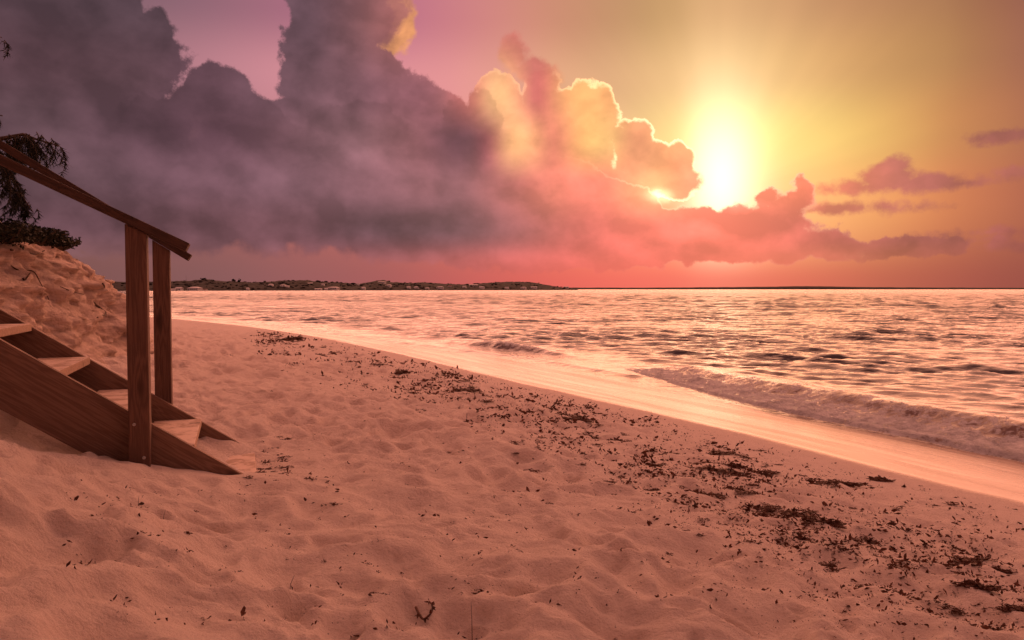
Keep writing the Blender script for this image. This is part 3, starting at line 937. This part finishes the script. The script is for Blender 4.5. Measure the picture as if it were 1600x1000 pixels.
for (px, py, dep, rx, ry, rz, n, lab, sd_) in (
        (10, 368, 7.0, 0.32, 0.4, 0.12, 1700, "dark leafy shrub on the bank top at the left edge under the tree", 1),
        (62, 371, 7.5, 0.26, 0.35, 0.085, 1500, "low dark shrub in the middle of the row on the bank top", 2),
        (98, 380, 7.9, 0.18, 0.25, 0.060, 650, "thin straggling shrub overhanging the bank corner by the stairs", 3)):
    q = at(px, py, dep); shrub(q[0], q[1], q[2] - 0.02, rx, ry, rz, n, lab, sd_)


def casuarina():
    rs = np.random.default_rng(21)
    bx, by = -6.15, 7.6; bz = bank_top(bx, by)
    root = empty("casuarina_tree", (bx, by, bz)); tag(root, "dark feathery tree at the left edge with drooping needles over the bank", "tree")
    base = np.array([bx, by, bz])
    tr = Soup(); nd = Soup(); br = Soup()
    trunk = [np.array([0, 0, -0.3]), np.array([0.05, 0, 0.6]), np.array([0.12, -0.05, 1.6]), np.array([0.1, 0.05, 2.8]), np.array([0.25, 0, 4.2]), np.array([0.2, 0.1, 5.4])]
    tr.add(*tube(trunk, [0.15, 0.12, 0.10, 0.075, 0.045, 0.015], 9))

    def spray(p0, ln, n, side=1.0):
        """a hanging switch with short needles"""
        p0 = np.array(p0); d = np.array([rs.normal(0, .25), rs.normal(0, .25), -1.0]); d /= np.linalg.norm(d)
        pts = [p0 + d * ln * f + np.array([0.05 * math.sin(f * 3) * side, 0, 0]) for f in np.linspace(0, 1, 5)]
        br.add(*tube(pts, [0.0035, 0.003, 0.0025, 0.002, 0.001], 4))
        for f in np.linspace(0.03, 1.0, n):
            c = p0 + d * ln * f + np.array([0.05 * math.sin(f * 3) * side, 0, 0])
            for _ in range(2):
                a = rs.normal(size=3); a[2] = -abs(a[2]) - 0.5; a /= np.linalg.norm(a); L = rs.uniform(.03, .08)
                b = np.cross(a, rs.normal(size=3)); b /= np.linalg.norm(b) + 1e-9
                nd.add([c + b * 0.0045, c - b * 0.0045, c + a * L], [(0, 1, 2)])

    def limb(pts, r0, sprays, ln):
        pts = [np.array(p) for p in pts]
        br.add(*tube(pts, np.linspace(r0, 0.004, len(pts)), 6))
        P = np.array(pts)
        for _ in range(sprays):
            f = rs.uniform(0.15, 1.0) * (len(P) - 1); i = min(int(f), len(P) - 2); q = P[i] + (P[i + 1] - P[i]) * (f - i)
            spray(q + rs.normal(size=3) * np.array([0.03, 0.06, 0.03]), ln * rs.uniform(.5, 1.15), int(26 * ln / 0.3), rs.choice([-1, 1]))

    def rel(px, py, dep): return at(px, py, dep) - base
    # the limb seen in the photograph: out over the bank at the level of the rail, its tips hanging
    limb([(0.12, 0, 1.15), rel(-60, 224, 7.3), rel(5, 216, 7.2), rel(36, 210, 7.1), rel(58, 218, 7.1), rel(92, 228, 7.1)], 0.030, 34, 0.20)
    for px, py, dep, L in ((22, 213, 7.15, .32), (30, 211, 7.1, .30), (36, 212, 7.15, .26), (44, 213, 7.1, .30), (50, 216, 7.1, .24), (28, 214, 7.2, .30), (40, 212, 7.05, .28), (14, 216, 7.2, .35)):
        for _ in range(4): spray(rel(px + rs.uniform(-5, 5), py, dep + rs.uniform(-.1, .1)), L, 30, rs.choice([-1, 1]))
    for px, L in ((64, .17), (72, .20), (78, .22), (86, .16)): spray(rel(px, 222, 7.1), L, 18)
    spray(rel(94, 229, 7.1), 0.27, 34, 1)
    # lower limb: hanging clump above the shrubs
    limb([(0.1, 0, 0.55), rel(-70, 262, 7.4), rel(-10, 252, 7.3), rel(16, 268, 7.2), rel(30, 300, 7.15), rel(52, 332, 7.1)], 0.026, 20, 0.20)
    for px, py, L in ((2, 262, .30), (10, 268, .34), (18, 275, .36), (24, 282, .32), (14, 290, .30), (28, 300, .24), (20, 310, .22), (36, 322, .14), (6, 285, .25)):
        for _ in range(3): spray(rel(px + rs.uniform(-4, 4), py, 7.15 + rs.uniform(-.12, .12)), L * rs.uniform(.6, 1.1), 26)
    # twigs that just reach the frame higher up, and the crown beyond it
    limb([(0.15, 0, 2.1), rel(-90, 172, 7.3), rel(-20, 176, 7.2), rel(4, 181, 7.2)], 0.02, 14, 0.12)
    limb([(0.15, 0, 2.6), rel(-100, 50, 7.3), rel(-20, 56, 7.2), rel(0, 62, 7.2)], 0.02, 14, 0.10)
    for k in range(44):
        h = rs.uniform(0.9, 5.2); a = rs.uniform(1.0, 5.6); r = (1.9 - 0.26 * h) * rs.uniform(.6, 1.05)
        e = np.array([math.cos(a) * r, math.sin(a) * r, h + rs.uniform(0, .5)])
        limb([(0.12, 0, h - 0.2), e * np.array([.5, .5, 1]) + np.array([0, 0, .12]), e], 0.024, 16, 0.34)
    for s_, n_, m_ in ((tr, "trunk", M_BARK), (br, "branches", M_BARK)): s_.build(n_, m_, root)
    nd.build("needles", M_NEEDLE, root, smooth=False)


casuarina()


def shade_tree(x, y, h, r, label, seed):
    """an unseen tree added behind the camera; its wide crown blocks sky light from the near sand"""
    rs = np.random.default_rng(seed); bz = max(bank_top(x, y), 1.0) - 0.1
    root = empty("added_shade_tree", (x, y, bz)); tag(root, label, "tree", "unseen trees added to shade the near sand")
    tr = Soup(); br = Soup(); lv = Soup()
    tr.add(*tube([(0, 0, -0.4), (0.15, 0.05, h * .3), (0.3, 0.2, h * .6), (0.35, 0.2, h * .95)], [0.26, 0.2, 0.14, 0.03], 9))
    for k in range(46):
        a = rs.uniform(0, 2 * math.pi); f = rs.uniform(0.38, 1.0); rr = r * (1.05 - 0.6 * abs(f - 0.55)) * rs.uniform(.45, 1.0)
        e = np.array([math.cos(a) * rr + .3, math.sin(a) * rr + .2, h * f]); m = e * np.array([.5, .5, 1]) + np.array([0.1, 0.1, 0.25])
        br.add(*tube([(0.2, 0.1, h * f * .8), m, e], [0.05, 0.03, 0.008], 5))
        for _ in range(190):
            c = m + (e - m) * rs.uniform(-.2, 1.15) + rs.normal(size=3) * np.array([.38, .38, .28])
            lv.add(*leaf_quad(c, rs.uniform(.16, .30), rs, 0.3))
    tr.build("trunk", M_BARK, root); br.build("branches", M_BARK, root); lv.build("foliage", M_LEAF, root, smooth=False)


shade_tree(-3.9, -0.6, 6.4, 4.3, "broad unseen tree added behind the stairs and camera to shade the near sand", 61)  # out-of-view trees, added and sized to darken the foreground sand
shade_tree(-3.4, -5.6, 6.8, 4.0, "tall unseen tree added farther back along the bank for shade", 62)
shade_tree(2.6, -4.6, 6.4, 4.2, "unseen tree added on the beach side behind the camera for shade", 63)

# bare roots hanging out of the bank face: each follows the face
def face_point(px, py):
    """nearest bank vertex to a line of sight, nudged towards the eye"""
    d = direction(px, py); q = BANK_P[:72].reshape(-1, 3) - np.array([0, 0, EYE]); t = q @ d
    off = np.linalg.norm(q - t[:, None] * d, axis=1); off = off + 0.02 * t + (t < 1) * 9
    i = np.argmin(off); return q[i] + np.array([0, 0, EYE]) - d * 0.02


ROOTS = [([(20, 392), (40, 394), (62, 398), (70, 391)], 0.010, "dark forked root lying along the top of the bank face"),
         ([(18, 415), (26, 424), (38, 423), (52, 422), (60, 438), (70, 456), (79, 467)], 0.007, "long thin root hanging in a bend down the bank face"),
         ([(33, 435), (40, 437), (47, 425)], 0.011, "short thick root stub poking from the bank below the bend"),
         ([(95, 447), (112, 455), (132, 460)], 0.007, "thin root lying along a crack mid bank"),
         ([(148, 474), (158, 482), (168, 489), (152, 495)], 0.014, "dark gnarled root at the bank foot beside the near post"),
         ([(160, 440), (163, 447), (162, 452)], 0.010, "small dark root end near the right corner of the bank")]
for pts, r, lab in ROOTS:
    P = [face_point(*q) for q in pts]; P = smooth_line(np.array(P), 2); sp_ = Soup()
    rad = [r * (1 - 0.6 * i / len(P)) for i in range(len(P))]
    sp_.add(*tube(P, rad, 6))
    tag(sp_.build("exposed_root", M_ROOT), lab, "root", "roots in the bank face")

# ------------------------------------------------------------------ far shore
def depth_of(px): return np.interp(px, [200, 300, 560, 900], [820, 880, 1150, 1650])


PROF = np.array([(120, 441), (200, 440), (265, 440), (300, 438.5), (318, 436.5), (335, 438), (370, 440), (395, 441), (420, 440), (445, 438.5), (470, 437.5), (480, 437), (490, 439.5), (520, 441), (548, 443), (562, 443), (578, 441),
                 (590, 438), (600, 438), (614, 441), (640, 442.3), (660, 441.3), (690, 443.3), (716, 444.3), (745, 443.4), (770, 441.2), (800, 440.3), (822, 440.4), (842, 442.5), (858, 446), (876, 449), (890, 451), (902, 452.2)], float)


def island_point(px, f):
    """f 0 at the near waterline, 1 at the skyline"""
    dep = depth_of(px) * (1 + 0.16 * f); y0 = 452 + FPX * EYE / depth_of(px)
    top = np.interp(px, PROF[:, 0], PROF[:, 1])
    q = at(px, 452, dep); ht = max(0.0, EYE + (452 - top) / FPX * depth_of(px) * 1.16)
    return q[0], q[1], ht


def build_island():
    pxs = np.linspace(120, 903, 330); fs = np.concatenate([np.linspace(-0.06, 1, 26), np.linspace(1.05, 1.8, 10)])
    P = np.zeros((len(fs), len(pxs), 3))
    for i, px in enumerate(pxs):
        x1, y1, ht = island_point(px, 1.0)
        for j, f in enumerate(fs):
            dep = depth_of(px) * (1 + 0.16 * f); q = at(px, 452, dep)
            prof = max(0, min(1, f)) ** 0.62 if f <= 1 else max(0, 1 - (f - 1) * 1.3)
            P[j, i] = (q[0], q[1], -1.0 + (ht + 1.0) * prof if f > -0.05 else -2)
    n = fbm(P[..., 0] * 0.035, P[..., 1] * 0.05, 601, 4, 0.6)
    damp = np.clip(P[..., 2] / 6, 0, 1)
    P[..., 2] += 1.6 * n * damp
    return tag(link("island", grid_mesh("island", P), M_HILL), kind='structure'), P


island, ISL = build_island()
# scrub and trees over the island: one mass of small crowns
so = Soup(); rs = np.random.default_rng(77)
ico = bmesh.new(); bmesh.ops.create_icosphere(ico, subdivisions=1, radius=1.0)
IV = np.array([v.co for v in ico.verts]); IF = [tuple(v.index for v in f.verts) for f in ico.faces]; ico.free()
for k in range(700):
    i = rs.integers(0, ISL.shape[1]); j = rs.integers(3, 30); p = ISL[j, i]
    if p[2] < 0.3: continue
    if p[2] > 8 and rs.uniform() < 0.35: continue
    r = rs.uniform(0.6, 1.5) * (1.0 if p[1] < 1200 else 1.3)
    so.add(IV * np.array([r * rs.uniform(1.2, 2.4), r, r * rs.uniform(.4, .8)]) * (1 + 0.25 * rs.normal(size=(len(IV), 1))) + p + np.array([rs.normal() * 2, rs.normal() * 2, r * 0.3]), IF)
tag(so.build("island_scrub", M_HILL, smooth=False), "dark scrub and low trees covering the far island", "scrub", kind='stuff')

# taller trees that break the skyline, each on its own
for px, top, lab in ((318, 435.6, "round dark treetop standing highest above the big white house"), (366, 437.3, "tall thin palm-like tree left of centre on the island ridge"), (374, 437.8, "slightly shorter ragged tree right beside the tall thin one on the ridge")):
    dep = depth_of(px) * 1.14; b = at(px, 452, dep); ztop = at(px, top, dep)[2]; zg = island_point(px, 1.0)[2] * 0.93
    r_ = empty("island_tree", (b[0], b[1], zg)); tag(r_, lab, "tree", "trees on the island skyline")
    a = Soup(); a.add(*tube([(0, 0, -1), (0.1, 0, (ztop - zg) * .5), (0.2, 0, (ztop - zg) * .8)], [0.3, 0.25, 0.15], 6)); a.build("trunk", M_BARK, r_)
    c = Soup(); w = 5.0 if px < 330 else 1.8
    for k in range(26):
        e = rs.normal(size=3) * np.array([w * .4, 1.2, 0.7]) + np.array([0, 0, (ztop - zg) * 0.85]); rr = rs.uniform(.5, 1.0)
        c.add(IV * rr * (1 + .3 * rs.normal(size=(len(IV), 1))) + e, IF)
    c.build("crown", M_HILL, r_, smooth=False)


def house(px, py, w_px, h_px, label, group, dark=False, hip=False, f_extra=0.0):
    ht = island_point(px, 1.0)[2]; dep = depth_of(px) * 1.04
    for _ in range(3):          # the spot on the slope where the ground reaches the foot of the house
        zb = max(at(px, py + h_px / 2, dep)[2], -0.6); dep = depth_of(px) * (1 + 0.16 * min(1.0, ((zb + 1.0) / (ht + 1.0)) ** (1 / 0.62)))
    c = at(px, py + h_px / 2, dep); m = dep / FPX
    w, h, dp = w_px * m, h_px * m, max(5.0, w_px * m * 0.7)
    root = empty("house", (c[0], c[1] - 3 - dp * 0.3, max(c[2], 0.2))); tag(root, label, "house", group)
    wh = h * 0.62; root.rotation_euler.z = random.uniform(-0.3, 0.3)
    wall = board_mesh("wall", w * 0.92, dp * 0.9, wh + 3.0, 0.05); o = link("wall", wall, M_WALL, root); o.location = (0, 0, wh / 2 - 1.5)
    rh = h - wh; hw, hd = w / 2, dp / 2
    if hip: vs = [(-hw, -hd, 0), (hw, -hd, 0), (hw, hd, 0), (-hw, hd, 0), (-hw * .45, 0, rh), (hw * .45, 0, rh)]
    else: vs = [(-hw, -hd, 0), (hw, -hd, 0), (hw, hd, 0), (-hw, hd, 0), (-hw, 0, rh), (hw, 0, rh)]
    me = poly_mesh("roof", vs, [(0, 1, 5, 4), (2, 3, 4, 5), (1, 2, 5), (3, 0, 4), (3, 2, 1, 0)])
    o = link("roof", me, M_DARKROOF if dark else M_ROOF, root); o.location = (0, 0, wh + 0.01)
    if w_px >= 9:
        n = max(2, int(w_px / 4))
        for k in range(n):
            x = (-0.5 + (k + 0.5) / n) * w * 0.86
            g = link("window", board_mesh("window", w * 0.86 / n * 0.45, 0.12, wh * 0.42, 0.02), M_GLASS, root); g.location = (x, -dp * 0.45 - 0.05, wh * 0.5)
    return root


HG = "pale houses along the far shore"
same = "small pale house among dark trees on the far island"
HOUSES = [(283, 452.0, 11, 5.5, "white gabled house at the waterline nearest the wooden posts", False, False), (308, 451.2, 20, 6.0, "widest white house on the far shore with a broad hipped roof", False, True),
          (274, 453.0, 8, 3.0, "low white outbuilding beside the wooden posts on the far shore", False, False), (322, 453.2, 9, 2.6, "low shed at the right end of the widest white house", True, False),
          (389, 451, 5, 3, same, False, False), (425, 445, 8, 3, same, False, True), (444, 446, 9, 3, same, False, True), (451, 447.5, 5, 2.5, same, False, False), (486, 442.8, 8, 2.2, "flat pale house highest on the slope left of the central hill", False, False), (506, 444.5, 5, 2.4, same, False, False),
          (499, 452, 11, 2.8, same, False, False), (511, 451.5, 6, 3, same, False, False), (523, 450, 17, 4.2, "broad pale house with a wide roof low on the shore mid island", False, True), (569, 450, 6, 3.4, same, False, False), (561, 444.5, 5, 2.4, same, False, False),
          (598, 440.7, 12, 2.2, "long pale building just below the top of the central hill", False, False), (608, 446, 9, 3, "pale house halfway down the right side of the central hill", False, True), (639, 449, 6, 3, same, False, False), (651, 449, 8, 3.2, same, False, True), (688, 449.2, 12, 3.4, same, False, True),
          (703, 447, 7, 2.6, same, True, False), (726, 448, 6, 2.6, same, False, False), (740, 445.5, 14, 2.6, "long flat pale building on the skyline between the two right hills", False, False), (753, 449, 8, 3.2, same, False, False), (792, 449.3, 6, 2.4, same, False, False), (818, 449.6, 9, 2.8, same, False, True),
          (834, 449, 10, 2.4, same, False, False), (668, 450.4, 6, 2.4, same, False, False), (884, 448.6, 9, 1.8, "pale low house at the right tip of the island", False, False)]
ORD = "first second third fourth fifth sixth seventh eighth ninth tenth eleventh twelfth thirteenth fourteenth fifteenth sixteenth seventeenth eighteenth nineteenth twentieth".split()
HOUSES.sort(key=lambda h: h[0]); n_same = 0
for (px, py, w, h, lab, dk, hp) in HOUSES:
    if lab == same:
        lab = "small pale house among dark trees, %s of the small ones counted from the left" % ORD[n_same]; n_same += 1
    house(px, py, w, h, lab, HG, dk, hp)

# a thin mast above the left end
dep = 900; b = at(291, 440, dep); root = empty("radio_mast", (b[0], b[1], 6)); tag(root, "thin lattice radio mast above the left end of the island", "mast")
m_ = Soup(); m_.add(*tube([(0, 0, -2), (0, 0, at(291, 430, dep)[2] - 6)], [0.16, 0.08], 4)); m_.build("pole", M_BARK, root)
for hh in (2.0, 4.5, 6.5):
    a_ = Soup(); a_.add(*tube([(-0.9, 0, hh), (0.9, 0, hh)], [0.07, 0.07], 4)); a_.build("crossbar", M_BARK, root)

# low land on the horizon
pxs = np.linspace(850, 1720, 260); P = np.zeros((4, 260, 3)); DEP = 9000.0
for i, px in enumerate(pxs):
    top = np.interp(px, [850, 900, 1000, 1120, 1200, 1260, 1300, 1360, 1420, 1520, 1720], [450.4, 449.6, 449.8, 449.0, 448.2, 447.4, 447.8, 448.8, 449.2, 449.6, 450.2]) + 0.35 * perlin(np.array([px * 0.09]), np.array([0.5]), 700)[0]
    for j, (dd, fz) in enumerate(((0, 0), (80, 0.6), (300, 1.0), (900, 0.0))):
        q = at(px, 452, DEP + dd); P[j, i] = (q[0], q[1], -3 + fz * (3 + EYE + (452.3 - top) / FPX * (DEP + 300)))
tag(link("far_land", grid_mesh("far_land", P), M_HILL), kind='structure')

# ------------------------------------------------------------------ seaweed
def weed_mesh(seed, strands, leaves, flat=0.28):
    """a dried tangle about one unit across: bent strands with small blades"""
    rs = np.random.default_rng(seed); so = Soup()
    lobes = rs.uniform(-1, 1, (5, 2)) * np.array([0.36, 0.30]); lobes[0] = 0

    def strand(a, e, r):
        m = (a + e) / 2 + rs.normal(size=3) * np.array([.08, .08, .03]); pts = [a, (a + m) / 2 + rs.normal(size=3) * .02, m, e]
        so.add(*tube([np.array([q[0], q[1], max(q[2], -0.01)]) for q in pts], [r * .7, r, r, r * .5], 3))
    for l in lobes[1:]: strand(np.array([0, 0, 0.02]), np.append(l, 0.02), 0.030)
    for k in range(strands):
        l = lobes[rs.integers(5)]; c = np.append(l + rs.normal(0, 0.05, 2), abs(rs.normal(0, 0.4)) * flat * 0.5)
        d = rs.normal(size=3) * np.array([1.2, 0.9, 0.35]); d /= np.linalg.norm(d); L = rs.uniform(0.12, 0.36)
        strand(c - d * L * .4, c + d * L * .6, rs.uniform(0.012, 0.026))
    for k in range(leaves):
        l = lobes[rs.integers(5)] * rs.uniform(0.3, 1.1); c = np.append(l + rs.normal(0, 0.07, 2), abs(rs.normal(0, 0.5)) * flat * 0.5 + 0.005)
        so.add(*leaf_quad(c, rs.uniform(0.08, 0.20), rs))
    return poly_mesh("seaweed", so.v, so.f, False)


WEED = [weed_mesh(900 + i, 9, 34) for i in range(10)]
WEED_BIG = [weed_mesh(950 + i, 46, 150, 0.20) for i in range(8)]
for m_ in WEED + WEED_BIG: m_.materials.append(M_WEED)
WG = "scraps of seaweed on the sand"
wr = np.random.default_rng(31)
placed = []


QUEUE = []


def weed(px, py, w_px, h_px, label, big=False): QUEUE.append((px, py, w_px, h_px, label, big))


def lay_weed(g, z, px, py, w_px, h_px, label, big):
    dep = g[1]; w = float(np.interp(w_px, [10, 45, 100], [1.5, 1.35, 0.85])) * w_px * dep / FPX
    d2 = min(max(1.1 * h_px * dep * dep / (FPX * 1.05), 0.6 * w), 1.9 * w)
    o = bpy.data.objects.new("seaweed_clump", (WEED_BIG if big else WEED)[wr.integers(8)]); COL.objects.link(o)
    hgt = min(max(0.5 * h_px * dep / FPX, 0.25 * w), 0.6 * w)
    o.location = (g[0], g[1], z - 0.004); o.scale = (w, d2, max(hgt, 0.02) * 2.2); o.rotation_euler = (0, 0, wr.choice([0, math.pi]) + wr.normal(0, 0.18))
    tag(o, label, "seaweed", WG); placed.append((px, py))


LARGE = [(1155, 749, 62, 30, "largest dark seaweed heap, right of centre above the wrack line"), (1119, 744, 36, 20, "dense dark clump at the left end of the largest seaweed heap"), (1190, 745, 48, 11, "stringy seaweed trailing right from the largest heap"),
         (1098, 769, 52, 22, "thick dark seaweed curl just below left of the largest heap"), (1143, 734, 42, 7, "narrow dark strand along the top of the largest heap"), (1128, 779, 28, 10, "small tangle under the thick curl of seaweed"), (1152, 771, 34, 13, "loose tangle between the largest heap and the long strand below"),
         (1195, 798, 56, 16, "dark elongated seaweed patch below the largest heap"), (1262, 820, 60, 22, "thick black seaweed clump in a hollow with a long tail"), (1293, 829, 56, 6, "long thin tail of seaweed right of the black clump"), (1242, 808, 34, 13, "seaweed slanting down into the black clump"),
         (1121, 711, 42, 14, "broad brown tangle nearest the wet sand above the largest heap"), (1102, 725, 40, 9, "low brown tangle left above the largest heap"), (1201, 771, 34, 9, "brown strands right of the loose tangle"), (1285, 764, 44, 12, "spread brown strands near the wet sand edge"), (1320, 762, 50, 6, "longest straight strand lying near the wet sand"),
         (1370, 752, 52, 8, "flat dark strand closest to the wet sand on the right"), (1225, 852, 32, 14, "dark clump with a pointed tail below the black one"), (1250, 848, 34, 6, "pointed tail of seaweed below the black clump"), (1360, 846, 50, 13, "ragged seaweed patch right of the pointed tail"),
         (1292, 885, 48, 15, "dark curved clump low right in soft sand"), (1345, 920, 20, 14, "compact dark clump low right below the curved one"), (1390, 935, 28, 9, "flat dark clump near the bottom right"), (1420, 880, 34, 8, "flat dark strip at right beside the long mat"),
         (1512, 893, 96, 22, "long dark mat of seaweed near the right edge"), (1490, 872, 22, 12, "upright tuft above the long mat at the right"), (1560, 905, 44, 10, "right tip of the long mat at the frame edge"), (1527, 938, 104, 18, "longest dark mat in the bottom right corner"), (1500, 952, 46, 13, "short mat under the bottom right mat"),
         (1582, 966, 50, 18, "dark heap against the right frame edge low down"), (1558, 990, 32, 9, "dark clump cut by the bottom edge at right"), (1040, 866, 22, 12, "spindly clump alone in pale sand below the tangle"), (812, 891, 18, 9, "rounded dark clump alone low in the centre foreground"), (788, 773, 16, 8, "rounded dark clump alone in the middle sand"),
         (717, 614, 44, 9, "darkest clump on the far wrack line left of centre"), (676, 601, 26, 10, "curled clump just left of the darkest far one"), (625, 589, 32, 4, "thin line of seaweed along the far wrack line"), (592, 575, 20, 6, "small far clump left of the thin line"), (497, 556, 26, 7, "dark far clump where the wrack line bends"), (450, 534, 44, 6, "far dark streak of seaweed close to the water"), (420, 524, 26, 4, "farthest dark streak of seaweed by the water's edge"),
         (852, 660, 44, 7, "brown tangle in mid beach, left of the two in the row"), (903, 666, 36, 9, "brown tangle in mid beach, middle of the row"), (962, 692, 44, 7, "long brown tangle in mid beach, right of the row"), (1020, 730, 38, 8, "brown tangle leading down to the thick curl"), (1015, 759, 26, 6, "small brown strand left of the thick curl")]
for (px, py, w, h, lab) in LARGE: weed(px, py, w, h, lab, big=w > 24)

LINE = np.array([(400, 521), (450, 534), (500, 556), (590, 577), (680, 602), (730, 617), (830, 645), (910, 668), (980, 696), (1060, 728), (1130, 755), (1200, 790), (1270, 815), (1350, 845), (1430, 885), (1510, 915), (1600, 960)], float)


def area_label(px, py):
    if px < 460 and py > 640: return "small crumb of dark seaweed on the sand around the foot of the stairs"
    if py > 850 and px < 1000: return "small dry seaweed scrap alone in the pale foreground sand"
    if py < 600: return "tiny far seaweed scrap along the distant wrack line"
    if px > 1250: return "short seaweed scrap among the mats on the right"
    if px > 850: return "short seaweed scrap scattered around the big heap"
    return "small seaweed scrap on the open sand between stairs and wrack line"


n_small = 0
while n_small < 250:
    r = wr.uniform()
    if r < 0.68:
        i = wr.uniform(0, len(LINE) - 1.001); a = LINE[int(i)] + (LINE[int(i) + 1] - LINE[int(i)]) * (i - int(i))
        k = (a[1] - 452) / 300; px, py = a[0] + wr.normal(0, 60 * k + 12), a[1] + wr.normal(0, 34 * k + 3)
    elif r < 0.93: px, py = wr.uniform(280, 1600), 530 + 420 * wr.uniform() ** 1.3
    else: px, py = wr.uniform(405, 450), wr.uniform(690, 750)
    if py < 515 or py > 995 or px > 1598 or px < 60: continue
    limit = np.interp(px, [270, 500, 700, 900, 1100, 1300, 1600], [502, 533, 582, 632, 680, 730, 806])
    if py < limit: continue
    if px < 300 and py < 740: continue
    if 190 < px < 400 and 640 < py < 752: continue
    sz = 6 + 11 * wr.uniform() ** 2 + (py - 452) / 110
    weed(px, py, sz * wr.uniform(.9, 1.8), sz * 0.45, area_label(px, py)); n_small += 1

G_ = ground_many([q[0] for q in QUEUE], [q[1] for q in QUEUE]); Z_ = sand_z(G_[:, 0], G_[:, 1])[0]
for g, z, q in zip(G_, Z_, QUEUE): lay_weed(g, z, *q)

# the finest crumbs: too many and too small to count
so = Soup()
N = 11500; k = 0
M_ = 90000
onl = wr.uniform(size=M_) < 0.80
ii = wr.uniform(0, len(LINE) - 1.001, M_); fl = ii.astype(int); la = LINE[fl] + (LINE[fl + 1] - LINE[fl]) * (ii - fl)[:, None]; kk = (la[:, 1] - 452) / 300
cx = np.where(onl, la[:, 0] + wr.normal(size=M_) * (60 * kk + 12), wr.uniform(100, 1640, M_))
cy = np.where(onl, la[:, 1] + wr.normal(size=M_) * (40 * kk + 3), 510 + 490 * wr.uniform(size=M_) ** 1.7)
limit = np.interp(cx, [270, 500, 700, 900, 1100, 1300, 1600], [500, 530, 578, 624, 672, 722, 798])
ok = (cy > limit) & (cy < 1020) & ~((cx < 400) & (cy < 755))
ok &= perlin(cx * 0.011, cy * 0.030, 801) + 0.35 * perlin(cx * 0.05, cy * 0.11, 802) > wr.uniform(-0.42, 0.18, M_)
pts = list(zip(cx[ok][:N], cy[ok][:N]))
A_ = ground_many([q[0] for q in pts], [q[1] for q in pts]); A_[:, 2] = sand_z(A_[:, 0], A_[:, 1])[0]
for qi, q in enumerate(A_):
    if qi % 24 == 0 and abs(pts[qi][1] - np.interp(pts[qi][0], LINE[:, 0], LINE[:, 1])) < 60:
        for _ in range(9):
            w_ = 0.0075 * q[1] ** 0.7; so.add(*leaf_quad(q + wr.normal(size=3) * np.array([w_ * 2.2, w_ * 1.5, 0]) + np.array([0, 0, 0.004 + 0.4 * w_ * wr.uniform()]), w_ * wr.uniform(.8, 2.0), wr))
    sz = (0.0025 + 0.012 * wr.uniform() ** 2.5) * (1 + 0.13 * max(0, q[1] - 2))
    for _ in range(wr.integers(1, 4)):
        so.add(*leaf_quad(q + wr.normal(size=3) * np.array([sz, sz, 0.0]) + np.array([0, 0, 0.003]), sz * wr.uniform(.7, 2.2), wr))
tag(so.build("seaweed_litter", M_WEED, smooth=False), "fine dark crumbs of seaweed strewn over the sand", "seaweed", kind='stuff')

# ------------------------------------------------------------------ twigs and stems in the foreground
def stem(px, py, h_px, lean, label, r=0.0012, leaf=False):
    g = ground(px, py); z = sand_z(np.array([g[0]]), np.array([g[1]]))[0][0]; h = h_px * g[1] / FPX
    s_ = Soup(); s_.add(*tube([(0, 0, -0.02), (lean * h * .3, 0, h * .5), (lean * h, 0.005, h)], [r, r * .8, r * .4], 4))
    for k in range(3 if leaf else 0): s_.add(*leaf_quad(np.array([0, 0, 0.006]) + wr.normal(size=3) * 0.006, 0.03, wr))
    o = s_.build("dry_stem", M_ROOT); o.location = (g[0], g[1], z); tag(o, label, "stem", "dry stems in the foreground")


stem(216, 792, 16, 0.05, "short upright stem below the near post", leaf=True)
stem(255, 812, 20, 0.15, "thin leaning stem right of the short one below the post")
stem(452, 932, 26, 0.3, "leaning stem with a dark base left in the foreground", leaf=True)
stem(738, 1000, 64, -0.03, "tallest straight stem at the bottom centre", 0.0015)
g0 = [ground(*q) for q in ((650, 956), (654, 964), (661, 970), (669, 970), (675, 966), (676, 961), (671, 957))]
zz = sand_z(np.array([g[0] for g in g0]), np.array([g[1] for g in g0]))[0]
cp = smooth_line(np.array([(g[0], g[1], z + 0.008 + 0.008 * (i % 2)) for i, (g, z) in enumerate(zip(g0, zz))]), 2)
s_ = Soup(); s_.add(*tube(cp, [0.0045 - 0.002 * i / len(cp) for i in range(len(cp))], 6))
for k in range(14): s_.add(*leaf_quad(cp[wr.integers(len(cp))], 0.02, wr))
tag(s_.build("curled_twig", M_WEED), "curled dark twig lying in the bottom foreground sand", "twig")
